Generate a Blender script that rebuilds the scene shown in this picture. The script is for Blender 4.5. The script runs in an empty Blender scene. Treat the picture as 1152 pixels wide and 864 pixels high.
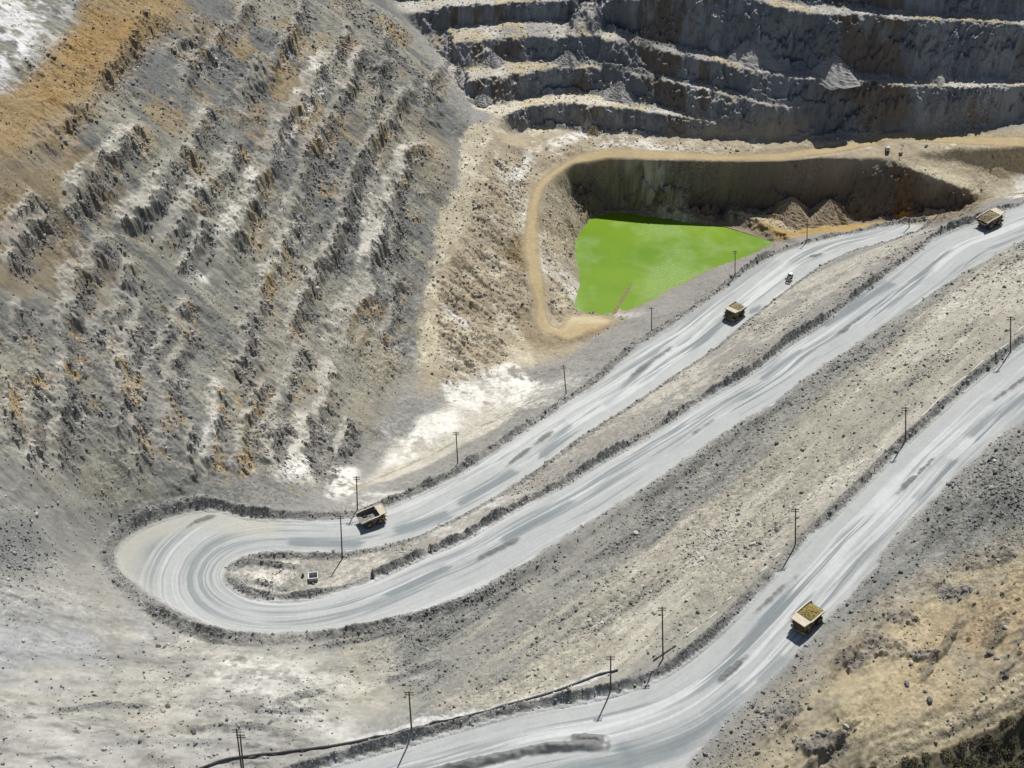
import bpy, bmesh, math, random, time
import numpy as np
from mathutils import Vector, Matrix
from mathutils.geometry import delaunay_2d_cdt
T0 = time.time()
rng = np.random.default_rng(7)
random.seed(7)
R = math.radians
C = bpy.context.scene.collection

# ------------------------------------------------------------------ camera (helicopter view, metres)
CAM_Z, PITCH, FPX = 400.0, R(40.0), 1357.0
cp, sp = math.cos(PITCH), math.sin(PITCH)
def ray(px, py):
    u = (np.asarray(px, float)-576)/FPX; v = (np.asarray(py, float)-432)/FPX
    return u, cp-sp*v, -sp-cp*v            # x, y, z per unit of depth
def world(px, py, z):                      # survey point: photo pixel at a known elevation -> map position
    rx, ry, rz = ray(px, py)
    t = (np.asarray(z, float)-CAM_Z)/rz
    return rx*t, ry*t

# ------------------------------------------------------------------ survey lines -> TIN
VX, VZ, VE = [], [], []
def add_pts(P):
    i0 = len(VX)
    for p in P:
        VX.append((float(p[0]), float(p[1]))); VZ.append(float(p[2]))
    return i0
def add_line(P):
    i0 = add_pts(P)
    for k in range(len(P)-1): VE.append((i0+k, i0+k+1))
def zline(pts, keys):
    """pts pixel list; keys {index: z}; z is interpolated by map distance between the keys"""
    pts = np.array(pts, float); n = len(pts)
    ks = sorted(keys); zz = np.interp(np.arange(n), ks, [keys[k] for k in ks])
    for _ in range(6):
        x, y = world(pts[:,0], pts[:,1], zz)
        s = np.concatenate([[0], np.cumsum(np.hypot(np.diff(x), np.diff(y)))])
        zz = np.interp(s, s[ks], [keys[k] for k in ks])
    x, y = world(pts[:,0], pts[:,1], zz)
    return np.stack([x, y, zz], 1)
def resample(P, step):
    s = np.concatenate([[0], np.cumsum(np.hypot(np.diff(P[:,0]), np.diff(P[:,1])))])
    n = max(2, int(s[-1]/step)+1); t = np.linspace(0, s[-1], n)
    return np.stack([np.interp(t, s, P[:,k]) for k in range(3)], 1)
def smooth_line(P, it=2):
    for _ in range(it):
        Q = P.copy(); Q[1:-1] = .25*P[:-2]+.5*P[1:-1]+.25*P[2:]; P = Q
    return P
def idx(pts, p): return min(range(len(pts)), key=lambda i: (pts[i][0]-p[0])**2+(pts[i][1]-p[1])**2)

# --- lower and middle haul roads, one ribbon through the hairpin
OUT = [(1040,251),(1008,253),(975,260),(935,268),(894,279),(867,289),(840,306),(820,322),(795,340),(755,367),(715,392),(672,432),(630,460),(580,492),(560,507),(510,539),(460,562),(432,574),(390,585),(360,586),(325,586),(275,585),(255,577),(240,572),(200,580),(165,592),(140,607),(129,622),(132,637),(146,652),(165,664),(185,679),(207,692),(240,705),(275,712),(325,712),(387,707),(415,701),(484,684),(536,665),(588,633),(610,620),(647,597),(705,560),(755,527),(780,512),(805,492),(830,475),(867,455),(913,419),(948,398),(989,368),(1030,343),(1046,330),(1084,306),(1111,292),(1138,277),(1152,270),(1200,247),(1300,205),(1420,158)]
INN = [(1042,254),(1030,262),(1002,272),(954,284),(921,300),(894,319),(867,340),(830,370),(805,392),(762,420),(720,450),(680,475),(642,500),(612,523),(585,542),(555,560),(510,585),(467,605),(420,617),(382,622),(350,621),(300,620),(270,625),(252,636),(247,648),(255,660),(275,672),(300,677),(337,677),(360,672),(387,666),(420,654),(477,627),(520,610),(575,577),(610,560),(647,540),(662,530),(705,505),(755,475),(792,450),(830,430),(867,407),(881,392),(921,368),(954,344),(986,319),(1016,298),(1046,273),(1068,260),(1097,251),(1127,238),(1152,231),(1200,214),(1300,176),(1420,134)]
out_w = zline(OUT, {0:13, idx(OUT,(240,572)):47, idx(OUT,(165,664)):48.5, idx(OUT,(1152,270)):77, len(OUT)-1:94})
inn_w = zline(INN, {0:13, idx(INN,(300,620)):46, idx(INN,(255,660)):48, idx(INN,(1152,231)):77, len(INN)-1:94})
out_w = smooth_line(resample(out_w, 4), 3); inn_w = smooth_line(resample(inn_w, 4), 3)
# --- upper haul road and its junction
CF = [(200,915),(300,886),(375,862),(412,850),(450,840),(488,830),(560,809),(597,800),(635,794),(685,784),(732,770),(760,755),(804,720),(847,675),(891,630),(926,592),(946,575),(976,545),(1014,505),(1051,472),(1089,437),(1126,407),(1152,387),(1220,335),(1300,275),(1420,190)]
CN = [(690,1000),(745,890),(773,859),(804,821),(839,790),(891,741),(915,713),(946,679),(978,644),(1002,609),(1034,577),(1064,545),(1101,510),(1126,490),(1152,472),(1220,425),(1300,372),(1420,296)]
cf_w = zline(CF, {0:71, 2:73, 9:77, 11:78, 14:84, 22:101, 24:112, 25:122})
cn_w = zline(CN, {0:76, 2:77.5, 6:84, 14:101, 16:112, 17:122})
cf_w = smooth_line(resample(cf_w, 4), 3); cn_w = smooth_line(resample(cn_w, 4), 3)
for L in (out_w, inn_w, cf_w, cn_w): add_line(L)

# --- far benches: toe and crest lines, from the lake upwards
def seg(P, px, col=1):
    P = np.array(P, float); return np.interp(px, P[:,0], P[:,col])
def wall(crest, toe, toe_z, ang, step=14, zs=9):
    """crest/toe in pixels, toe_z a function of px; gives both lines with crest elevation from the wall angle"""
    c = np.array(crest, float); px = np.arange(c[0,0], c[-1,0]+.1, step)
    cy = np.interp(px, c[:,0], c[:,1])
    t = np.array(toe, float); ty = np.interp(px, t[:,0], t[:,1]); zt = np.array([toe_z(p) for p in px])
    tx_, ty_ = world(px, ty, zt)
    lo = zt.copy()+.3; hi = zt+90
    for _ in range(40):                       # steeper crest z -> nearer the camera
        mid = (lo+hi)/2; x, y = world(px, cy, mid)
        d = y-ty_; a = np.where(d <= 0, 90, np.degrees(np.arctan2(mid-zt, np.maximum(d, 1e-6))))
        hi = np.where(a > ang, mid, hi); lo = np.where(a > ang, lo, mid)
    z = (lo+hi)/2
    k = np.ones(zs)/zs; zp = np.pad(z, zs//2, mode='edge'); z = np.convolve(zp, k, 'valid')
    x, y = world(px, cy, z)
    return px, np.stack([x, y, z], 1)
def toe_line(toe, zf, step=14):
    t = np.array(toe, float); px = np.arange(t[0,0], t[-1,0]+.1, step); y = np.interp(px, t[:,0], t[:,1])
    z = np.array([zf(p) for p in px]); x, yy = world(px, y, z); return np.stack([x, yy, z], 1)
T1z = lambda p: np.interp(p, [560, 700, 950, 1152, 1300], [35.5, 36, 38.5, 44, 47])
W2a_t = [(578,151),(609,140),(630,144),(665,149),(727,151),(780,153),(815,155)]
W2a_c = [(564,131),(595,121),(637,116),(692,121),(727,127),(780,134),(815,141)]
px2a, w2a = wall(W2a_c, W2a_t, T1z, 72); add_line(w2a); add_line(toe_line(W2a_t, T1z))
z2a = lambda p: float(np.interp(p, px2a, w2a[:,2]))
T2z = lambda p: z2a(p)+.4 if p < 818 else float(np.interp(p, [818,840], [z2a(818), T1z(840)]))
W2b_t = [(520,112),(564,117),(606,106),(640,103),(675,105),(710,113),(752,122),(780,130),(815,137),(822,155),(860,158),(908,156),(938,151)]
W2b_c = [(512,93),(547,85),(588,80),(630,77),(668,76.5),(706,82),(752,93),(804,104),(873,121.5),(915,123),(938,121)]
px2b, w2b = wall(W2b_c, W2b_t, lambda p: T2z(p) if p < 816 else T1z(p), 72, 14, 13); add_line(w2b)
add_line(toe_line([q for q in W2b_t if q[0] < 816], T2z)); add_line(toe_line([q for q in W2b_t if q[0] > 820], T1z))
z2b = lambda p: float(np.interp(p, px2b, w2b[:,2]))
W3_t = [(501,67),(526,75),(571,68),(623,68),(668,72),(706,78),(752,88.5),(804,99),(873,116.5),(938,115.5),(948,147),(985,150),(1030,146),(1064,141),(1100,137),(1152,132),(1320,128)]
W3_c = [(484,52),(519,45),(554,41),(623,42),(668,45),(710,50),(752,61),(821,75),(873,85),(908,91),(960,91),(1012,94),(1064,96),(1152,95),(1320,92)]
z3t = lambda p: z2b(p)+.4 if p < 941 else float(T1z(p))+1
px3, w3 = wall(W3_c, W3_t, z3t, 72, 14, 15); add_line(w3)
add_line(toe_line([q for q in W3_t if q[0] < 941], z3t)); add_line(toe_line([q for q in W3_t if q[0] > 941], z3t))
z3 = lambda p: float(np.interp(p, px3, w3[:,2]))
W4_t = [(474,38),(519,26),(588,22),(658,24),(700,38),(725,47),(752,52),(821,64),(891,78),(940,84),(995,83),(1064,87),(1152,84),(1320,80)]
W4_c = [(449,17),(484,10),(543,3),(595,1),(660,1),(690,2),(715,3),(735,-4),(800,-4),(840,-1),(856,3),(891,14),(915,17),(978,17),(1064,22),(1152,26),(1320,26)]
px4, w4 = wall(W4_c, W4_t, lambda p: z3(p)+.6, 72, 14, 11); add_line(w4); add_line(toe_line(W4_t, lambda p: z3(p)+.6))
z4 = lambda p: float(np.interp(p, px4, w4[:,2]))
W5_t = [(430,2),(484,-4),(595,-12),(690,-12),(800,-14),(850,-9),(888,0),(901,6),(978,7),(1016,10),(1064,14),(1152,17),(1320,17)]
W5_c = [(430,-30),(690,-50),(888,-48),(1152,-36),(1320,-36)]
px5, w5 = wall(W5_c, W5_t, lambda p: z4(p)+.6, 72, 20, 9); add_line(w5); add_line(toe_line(W5_t, lambda p: z4(p)+.6, 20))
# lake wall and the ramp to its right
TANLO = [(645,185),(680,178),(740,181),(820,182),(856,183),(946,181),(1000,177),(1040,170),(1095,168),(1152,165),(1320,160)]
tanlo_w = zline(TANLO, {0:31, 2:33.5, 5:35.5, 8:40, 9:42, 10:44}); add_line(resample(tanlo_w, 7))
add_line(zline([(1016,183),(1047,188),(1075,196),(1099,205),(1135,204),(1320,208)], {0:35.5, 1:33, 2:30, 3:26, 4:24.5, 5:23}))       # ramp, upper edge
add_line(zline([(1045,180),(1080,184),(1152,187),(1320,190)], {0:34.5, 1:32.5, 2:31, 3:31}))                                    # foot of the small wall
add_line(zline([(1012,186),(1030,191),(1054,202),(1085,213),(1108,224)], {0:34.5, 1:33, 2:30, 3:26.5, 4:22}))                  # ramp, lower edge
add_line(zline([(712,240),(752,246),(800,246),(822,238),(870,246),(905,248),(960,251),(1012,246),(1054,241),(1103,235),(1135,228)], {0:.6, 2:.8, 3:6, 4:4, 5:3, 6:2.5, 7:4, 8:10, 9:15, 10:17}))   # toe of the lake wall
add_line(zline([(822,241),(850,248),(875,258),(886,266)], {0:6, 3:5}))                                                      # little ledge above the lake
add_line(zline([(820,256),(850,262),(868,270),(880,272)], {0:.5, 3:1}))
add_line(zline([(905,262),(935,258),(975,252),(1012,247),(1040,244)], {0:2., 3:3, 4:7}))
# lake shore
SHORE = [(812,256),(740,244),(712,241),(690,240),(668,246),(656,256),(649,268),(647,285),(651,305),(652,322),(648,335),(647,345),(656,352),(675,355),(690,350),(697,343),(703,350),(727,340),(760,321),(800,302),(840,288),(868,273)]
sh = zline(SHORE, {0:0.0, len(SHORE)-1:0.0}); add_line(np.vstack([sh, sh[:1]]))
for p in [(690,262),(680,300),(690,325),(740,275),(780,285),(740,315),(820,270)]: add_pts([(*world(*p, -5), -5)])
# pit road of tan soil
TANUP = [(1320,140),(1152,154),(1095,154),(1060,152),(1020,150),(985,154),(940,164),(880,172),(820,174),(740,170),(680,168),(654,173),(631,185),(612,199),(601,211),(596,228),(593,249),(589,274),(593,296),(597,319),(603,341),(603,358),(608,372),(640,382),(672,370),(692,361)]
TANLW = [(1320,160),(1152,165),(1095,163),(1060,161),(1020,160),(985,164),(940,172),(880,180),(820,181),(740,179),(680,177),(645,184),(624,198),(612,210),(606,228),(604,249),(605,285),(611,319),(613,350),(618,365),(630,370),(642,355),(675,355),(690,360)]
tu = zline(TANUP, {0:45, 1:43, 5:37.5, 10:33.5, 15:27, 19:17, 22:9, 25:4}); tl = zline(TANLW, {0:44, 1:42, 5:36.5, 10:33, 14:27, 17:16, 19:9, 23:3})
add_line(resample(tu[10:], 5)); add_line(resample(tl[11:], 5))
add_line(resample(tu[1:9], 9))
mound = zline([(577,362),(586,380),(606,392),(638,391),(660,380),(690,367)], {0:10, 2:8.5, 5:4}); add_line(mound)
# light strip that runs down from the second bench to the white pit floor
SR = [(563,131),(555,145),(548,159),(544,175),(534,194),(530,211),(525,247),(512,281),(500,303),(487,325),(486,345),(492,384),(500,420)]
SL = [(529,145),(513,159),(518,176),(520,194),(506,220),(496,249),(490,267),(484,299),(478,330),(474,370),(468,410)]
sr = zline(SR, {0:z2a(566)-.3, 4:44, 7:34, 9:27, 12:15}); sl = zline(SL, {0:49, 3:44, 7:31, 8:27, 10:17})
add_line(sr[1:]); add_line(sl)
# spot heights
SPOT = [(0,0,175),(100,0,165),(200,0,150),(300,0,130),(380,0,114),(-120,0,190),(-120,150,172),(-120,300,145),(-120,450,116),(-120,600,96),
 (0,150,158),(100,150,145),(200,150,128),(300,150,108),(380,150,88),(440,150,72),(482,150,59),(440,60,88),(470,90,74),(0,75,166),(100,75,155),(200,75,140),(300,75,120),(380,75,102),
 (0,225,144),(100,225,128),(200,225,112),(300,225,94),(380,225,74),(440,225,57),(0,300,130),(50,300,120),(120,300,108),(215,300,92),(300,300,78),(370,300,62),(430,300,46),
 (0,375,117),(100,375,99),(200,375,80),(300,375,64),(380,375,45),(430,375,32),(0,450,105),(100,450,88),(200,450,70),(300,450,52),(380,450,33),(430,450,20),
 (0,530,94),(100,530,71),(200,530,58),(280,530,49),(330,530,42),(370,520,33),(410,500,20),(350,560,42),(390,556,36),(0,600,85),(60,590,70),(110,575,58),
 (60,640,64),(0,660,78),(0,700,76),(100,720,61),(170,720,56),(250,745,58),(0,780,78),(150,790,71),(300,800,71),(0,864,82),(200,850,75),(330,830,73),(400,755,60),(500,735,60),(420,800,69),(560,760,69),(500,790,71),(620,740,69),
 (-120,700,82),(-120,864,86),(-100,980,86),(100,980,80),(300,1000,73),(500,1000,74),
 (450,490,13),(480,450,13),(430,535,16),(470,520,15),(540,470,11),(560,430,11),(600,415,9),(640,402,7),(520,440,12),(590,440,12),(500,500,16),
 (540,300,25),(560,260,30),(570,330,18),(550,370,15),(580,300,19),(545,230,39),(575,220,32),(588,238,28),(585,180,34),(565,160,42),(610,175,34),(640,160,35.5),(700,160,36),(520,350,20),(530,400,14),
 (625,260,12),(632,300,8),(630,330,7),(634,225,18),(650,210,17),(665,225,11),
 (1152,560,105),(1300,520,118),(1420,380,128),(1420,560,130),(1420,250,108),(1060,620,90),(1152,650,105),(1300,650,118),(930,770,85),(1000,760,92),(1080,720,97),(1152,740,108),(860,830,81),(900,850,84),(960,830,92),(1000,835,97),(1080,803,103),(1152,772,109),(1290,720,118),(1000,880,88),(1090,864,91),(1152,850,92),(1300,860,96),(850,900,80),(1000,1000,80),(1300,1000,86),
 (800,560,63),(900,490,71),(1000,420,80),(700,640,62),(1080,350,86),(1152,310,90),(640,700,64)]
for px, py, z in SPOT: add_pts([(*world(px, py, z), z)])
for p in [(-640,60,95),(640,60,105),(640,1040,190),(-640,1040,250),(0,60,76),(-300,60,90),(300,60,95),(0,1040,190),(320,1040,190),(-320,1040,220),(-640,350,190),(-640,600,240),(640,350,150),(640,520,110),(640,620,60),(640,700,70),(640,800,150),(-640,800,250),(480,560,90),(480,640,20),(420,660,12),(-250,850,180)]: add_pts([p])

vc, ed, fc, ov, _, _ = delaunay_2d_cdt([Vector(p) for p in VX], VE, [], 0, 0.05)
vc = np.array([(v[0], v[1]) for v in vc]); zz = np.full(len(vc), np.nan)
for i, o in enumerate(ov):
    if len(o): zz[i] = np.mean([VZ[k] for k in o])
bad = np.where(np.isnan(zz))[0]; good = np.where(~np.isnan(zz))[0]
for i in bad:
    d = np.hypot(vc[good,0]-vc[i,0], vc[good,1]-vc[i,1]); k = np.argsort(d)[:3]; w = 1/(d[k]+.1); zz[i] = (zz[good[k]]*w).sum()/w.sum()
print('TIN', len(vc), len(fc), 'crossings', len(bad), [tuple(vc[i].round()) for i in bad[:30]])

GS = .6; X0, Y0 = -620., 80.; NX, NY = 2068, 1534
H0 = np.zeros((NY, NX), np.float32)
for f in fc:
    (ax, ay), (bx, by), (cx, cy) = vc[f[0]], vc[f[1]], vc[f[2]]
    i0 = max(0, int((min(ay,by,cy)-Y0)/GS)); i1 = min(NY-1, int((max(ay,by,cy)-Y0)/GS)+1)
    j0 = max(0, int((min(ax,bx,cx)-X0)/GS)); j1 = min(NX-1, int((max(ax,bx,cx)-X0)/GS)+1)
    if i1 < i0 or j1 < j0: continue
    gy = Y0+np.arange(i0, i1+1)[:,None]*GS; gx = X0+np.arange(j0, j1+1)[None,:]*GS
    den = (by-cy)*(ax-cx)+(cx-bx)*(ay-cy)
    if abs(den) < 1e-9: continue
    l1 = ((by-cy)*(gx-cx)+(cx-bx)*(gy-cy))/den; l2 = ((cy-ay)*(gx-cx)+(ax-cx)*(gy-cy))/den; l3 = 1-l1-l2
    m = (l1 >= -1e-6) & (l2 >= -1e-6) & (l3 >= -1e-6)
    sub = H0[i0:i1+1, j0:j1+1]; sub[m] = (l1*zz[f[0]]+l2*zz[f[1]]+l3*zz[f[2]])[m]
def boxblur(A, r):
    for ax in (0, 1):
        P = np.pad(A, [(r+1, r) if k == ax else (0, 0) for k in (0, 1)], mode='edge'); S = np.cumsum(P, axis=ax, dtype=np.float64)
        n = A.shape[ax]
        A = ((S[2*r+1:2*r+1+n]-S[:n]) if ax == 0 else (S[:, 2*r+1:2*r+1+n]-S[:, :n]))/(2*r+1)
    return A.astype(np.float32)
def blur(A, s):
    r = max(1, int(round(s))); return boxblur(boxblur(boxblur(A, r), r), r)
Hs1 = blur(H0, 1); Hs3 = blur(H0, 4); Hs8 = blur(H0, 11)
def bil(G, x, y, gs=GS):
    fx = np.clip((x-X0)/gs, 0, G.shape[1]-1.001); fy = np.clip((y-Y0)/gs, 0, G.shape[0]-1.001)
    i = fx.astype(np.int32); j = fy.astype(np.int32); fx = (fx-i).astype(np.float32); fy = (fy-j).astype(np.float32)
    return (G[j,i]*(1-fx)+G[j,i+1]*fx)*(1-fy)+(G[j+1,i]*(1-fx)+G[j+1,i+1]*fx)*fy

def hit0(px, py, G=None):
    G = Hs1 if G is None else G
    t = np.arange(200, 1100, .5); rx, ry, rz = ray(px, py)
    x, y, z = rx*t, ry*t, CAM_Z+rz*t
    k = np.argmax(z < bil(G, x, y)); return float(x[k]), float(y[k])

# ------------------------------------------------------------------ plan masks on a 1.2 m grid
MS = 1.2; MX = X0+np.arange(1034)*MS; MY = Y0+np.arange(767)*MS
MGX, MGY = np.meshgrid(MX, MY); MGX = MGX.astype(np.float32); MGY = MGY.astype(np.float32)
def line_dist(P, want_u=False):
    P = np.asarray(P, np.float32); best = np.full(MGX.shape, 1e9, np.float32); U = np.zeros_like(best); s = 0.
    for k in range(len(P)-1):
        ax, ay = P[k][:2]; dx, dy = P[k+1][0]-ax, P[k+1][1]-ay; L2 = dx*dx+dy*dy
        if L2 < 1e-6: continue
        pad = 45.; j0 = max(0, int((min(ax, ax+dx)-pad-X0)/MS)); j1 = int((max(ax, ax+dx)+pad-X0)/MS)+2
        i0 = max(0, int((min(ay, ay+dy)-pad-Y0)/MS)); i1 = int((max(ay, ay+dy)+pad-Y0)/MS)+2
        gx = MGX[i0:i1, j0:j1]; gy = MGY[i0:i1, j0:j1]
        t = np.clip(((gx-ax)*dx+(gy-ay)*dy)/L2, 0, 1); d = np.hypot(gx-ax-t*dx, gy-ay-t*dy)
        b = best[i0:i1, j0:j1]; m = d < b; b[m] = d[m]
        if want_u: U[i0:i1, j0:j1][m] = (s+t*math.sqrt(L2))[m]
        s += math.sqrt(L2)
    best = np.minimum(best, 60)
    return (best, U) if want_u else best
def inside(P):
    P = np.asarray(P, np.float64)[:, :2]; m = np.zeros(MGX.shape, bool); n = len(P)
    for k in range(n):
        x1, y1 = P[k]; x2, y2 = P[(k+1) % n]
        if y1 == y2: continue
        c = (y1 > MGY) != (y2 > MGY); m ^= c & (MGX < (x2-x1)*(MGY-y1)/(y2-y1)+x1)
    return m
def sdist(P):                      # >0 inside
    P = np.asarray(P)[:, :2]; d = line_dist(np.vstack([P, P[:1]])); return np.where(inside(P), d, -d)
def region(pix, soft=8):           # photo outline -> map outline on the surveyed ground -> soft mask
    d = sdist([hit0(a, b) for a, b in pix]); return np.clip(.5+d/(2*soft), 0, 1).astype(np.float32)
d_out, u_out = line_dist(out_w, True); d_inn, u_inn = line_dist(inn_w, True); d_cf, u_cf = line_dist(cf_w, True); d_cn = line_dist(cn_w)
AB_poly = np.vstack([out_w, inn_w[::-1]]); CD_poly = np.vstack([cf_w, cn_w[::-1], [(0,120,70),(-160,120,70)]])
sd_ab = np.where(inside(AB_poly), np.minimum(d_out, d_inn), -np.minimum(d_out, d_inn))
sd_cd = np.where(inside(CD_poly), np.minimum(d_cf, d_cn), -np.minimum(d_cf, d_cn))
tan_poly = np.vstack([tu, tl[::-1]]); sd_tan = sdist(tan_poly); d_tanlow, u_tan = line_dist(np.vstack([tl]), True)
strip_poly = np.vstack([sl, sr[::-1]]); sd_strip = sdist(strip_poly)
sd_lake = sdist(sh)
print('masks', time.time()-T0)
M = {}
M['left'] = region([(-150,-60),(425,-60),(445,10),(470,50),(500,95),(527,146),(512,162),(505,215),(488,262),(476,320),(465,400),(440,440),(405,495),(380,535),(340,560),(240,556),(150,580),(70,600),(-150,640)], 6)
M['lowleft'] = region([(-150,380),(200,330),(400,350),(470,400),(440,440),(405,495),(380,535),(340,560),(240,556),(150,580),(70,600),(-150,640)], 30)
M['ochre'] = region([(-60,190),(-20,110),(40,75),(85,20),(95,-20),(215,-20),(205,12),(160,55),(125,100),(85,128),(60,150),(25,175)], 7)
M['ochre2'] = region([(190,-20),(330,-20),(385,60),(370,170),(300,250),(200,190),(110,250),(30,330),(-60,330),(-60,200),(60,150),(125,100)], 25)
M['white_nw'] = region([(-100,-40),(88,-40),(70,30),(25,75),(0,95),(-60,120),(-100,120)], 6)
M['floor'] = region([(395,545),(455,535),(520,500),(560,480),(590,455),(600,430),(560,425),(520,440),(490,465),(455,495),(430,520)], 5)
M['white'] = np.maximum.reduce([region(p, 3) for p in [
  [(500,428),(545,440),(538,462),(505,455)],[(425,530),(470,515),(520,480),(515,462),(470,470),(450,500)],[(370,560),(395,555),(402,525),(375,522)],[(545,420),(580,405),(605,430),(580,450),(550,440)],
  [(488,338),(505,345),(533,365),(528,372),(505,362)],[(590,170),(612,160),(606,175),(590,195),(588,205),(573,206),(566,195),(582,188)],[(598,215),(590,245),(583,245),(588,222)],[(612,158),(660,147),(680,152),(640,162),(620,172)],
  [(1108,212),(1150,196),(1200,200),(1200,214),(1130,222)],[(1015,244),(1050,236),(1062,240),(1025,247)],[(215,320),(248,280),(262,272),(250,300),(225,322)],[(332,385),(378,358),(388,365),(360,385)],[(215,505),(245,455),(250,465),(228,515)],[(300,540),(345,505),(345,525),(318,545)],
  [(300,180),(360,95),(372,60),(378,62),(366,110),(310,185)]]])
M['tan'] = region([(555,135),(620,125),(720,150),(900,158),(1430,132),(1430,166),(1000,182),(820,188),(700,188),(655,235),(640,300),(650,350),(690,352),(700,358),(640,400),(560,420),(500,440),(470,440),(480,330),(510,250),(540,180)], 5)
M['tanslope'] = region([(548,170),(590,180),(596,250),(590,300),(590,360),(560,410),(500,435),(490,380),(490,330),(515,285)], 8)
M['benches'] = region([(440,-70),(450,10),(474,36),(500,70),(512,95),(540,125),(565,133),(580,150),(640,150),(740,153),(940,156),(1040,148),(1320,130),(1320,-40),(900,-60)], 4)
M['lakewall'] = region([(640,185),(700,178),(820,183),(1000,180),(1020,186),(1050,200),(1105,222),(1103,238),(1012,250),(886,268),(868,272),(810,258),(720,242),(690,238),(655,245),(640,215)], 4)
M['gravel'] = region([(1430,150),(1152,270),(1046,330),(948,398),(867,455),(780,512),(647,597),(536,665),(415,705),(460,790),(560,800),(685,770),(804,705),(946,560),(1051,460),(1152,380),(1430,200)], 6)
M['cright'] = region([(773,880),(891,755),(1034,590),(1152,485),(1430,300),(1430,520),(1100,632),(1000,690),(880,800),(800,900)], 7)
M['median'] = region([(300,625),(382,625),(467,607),(555,562),(642,502),(762,422),(894,320),(1002,273),(1040,255),(1066,258),(1016,296),(921,366),(792,448),(662,528),(520,608),(360,670),(280,670)], 4)
M['southwest'] = region([(-150,640),(70,615),(120,640),(190,710),(300,728),(415,705),(450,790),(330,850),(200,900),(-150,950)], 8)
M['greypatch'] = region([(-60,690),(60,680),(140,690),(160,720),(110,755),(40,770),(-60,770)], 14)
M['sepatch'] = region([(780,900),(870,800),(960,720),(1040,660),(1100,630),(1430,520),(1430,1000),(800,1000)], 8)
M['seochre'] = region([(1000,740),(1060,660),(1152,630),(1400,600),(1400,700),(1120,780),(1040,800)], 18)
M['sedark'] = region([(955,864),(1040,842),(1100,818),(1152,794),(1420,700),(1420,1000),(920,1000)], 5)
M['hpwest'] = region([(-80,520),(60,545),(120,560),(160,575),(125,600),(115,640),(60,650),(-80,655)], 12)
M['ramp'] = region([(1012,182),(1047,187),(1075,195),(1099,204),(1140,202),(1230,204),(1230,218),(1108,224),(1085,213),(1054,202),(1028,190)], 1.5)
M['ledge'] = region([(822,238),(850,240),(905,249),(895,262),(880,258),(850,247),(824,242)], 1.5)
M['grubble'] = region([(-80,585),(40,590),(58,625),(50,655),(-80,660)], 5)
M['island'] = region([(256,643),(285,640),(325,642),(352,655),(330,664),(285,655)], 3)
M['setrack'] = region([(1000,838),(1050,812),(1110,790),(1200,752),(1200,768),(1110,804),(1060,828),(1010,850)], 2)
M['paleright'] = region([(940,380),(1010,330),(1050,345),(960,420),(880,480),(790,560),(760,560),(880,460)], 14)
M['pitochre'] = region([(868,242),(905,250),(960,254),(1000,250),(990,258),(930,262),(890,268),(850,248)], 2)
M['pitochre2'] = region([(1008,240),(1020,232),(1024,244),(1012,250)], 1.5)
print('regions', time.time()-T0)

def line_sd(P):                    # distance, side (+ down-slope) and fraction along a line drawn from far to near
    best = np.full(MGX.shape, 60., np.float32); side = np.ones_like(best); fr = np.zeros_like(best); s = 0.; P = np.asarray(P, float)
    tot = np.hypot(np.diff(P[:,0]), np.diff(P[:,1])).sum()
    for k in range(len(P)-1):
        ax, ay = P[k][:2]; dx, dy = P[k+1][0]-ax, P[k+1][1]-ay; L2 = dx*dx+dy*dy
        j0 = max(0, int((min(ax, ax+dx)-45-X0)/MS)); j1 = int((max(ax, ax+dx)+45-X0)/MS)+2; i0 = max(0, int((min(ay, ay+dy)-45-Y0)/MS)); i1 = int((max(ay, ay+dy)+45-Y0)/MS)+2
        gx = MGX[i0:i1, j0:j1]; gy = MGY[i0:i1, j0:j1]; t = np.clip(((gx-ax)*dx+(gy-ay)*dy)/L2, 0, 1); d = np.hypot(gx-ax-t*dx, gy-ay-t*dy)
        mm = d < best[i0:i1, j0:j1]; best[i0:i1, j0:j1][mm] = d[mm]; side[i0:i1, j0:j1][mm] = np.sign(dx*(gy-ay)-dy*(gx-ax))[mm]; fr[i0:i1, j0:j1][mm] = ((s+t*math.sqrt(L2))/tot)[mm]; s += math.sqrt(L2)
    return best*side, fr, best
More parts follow.
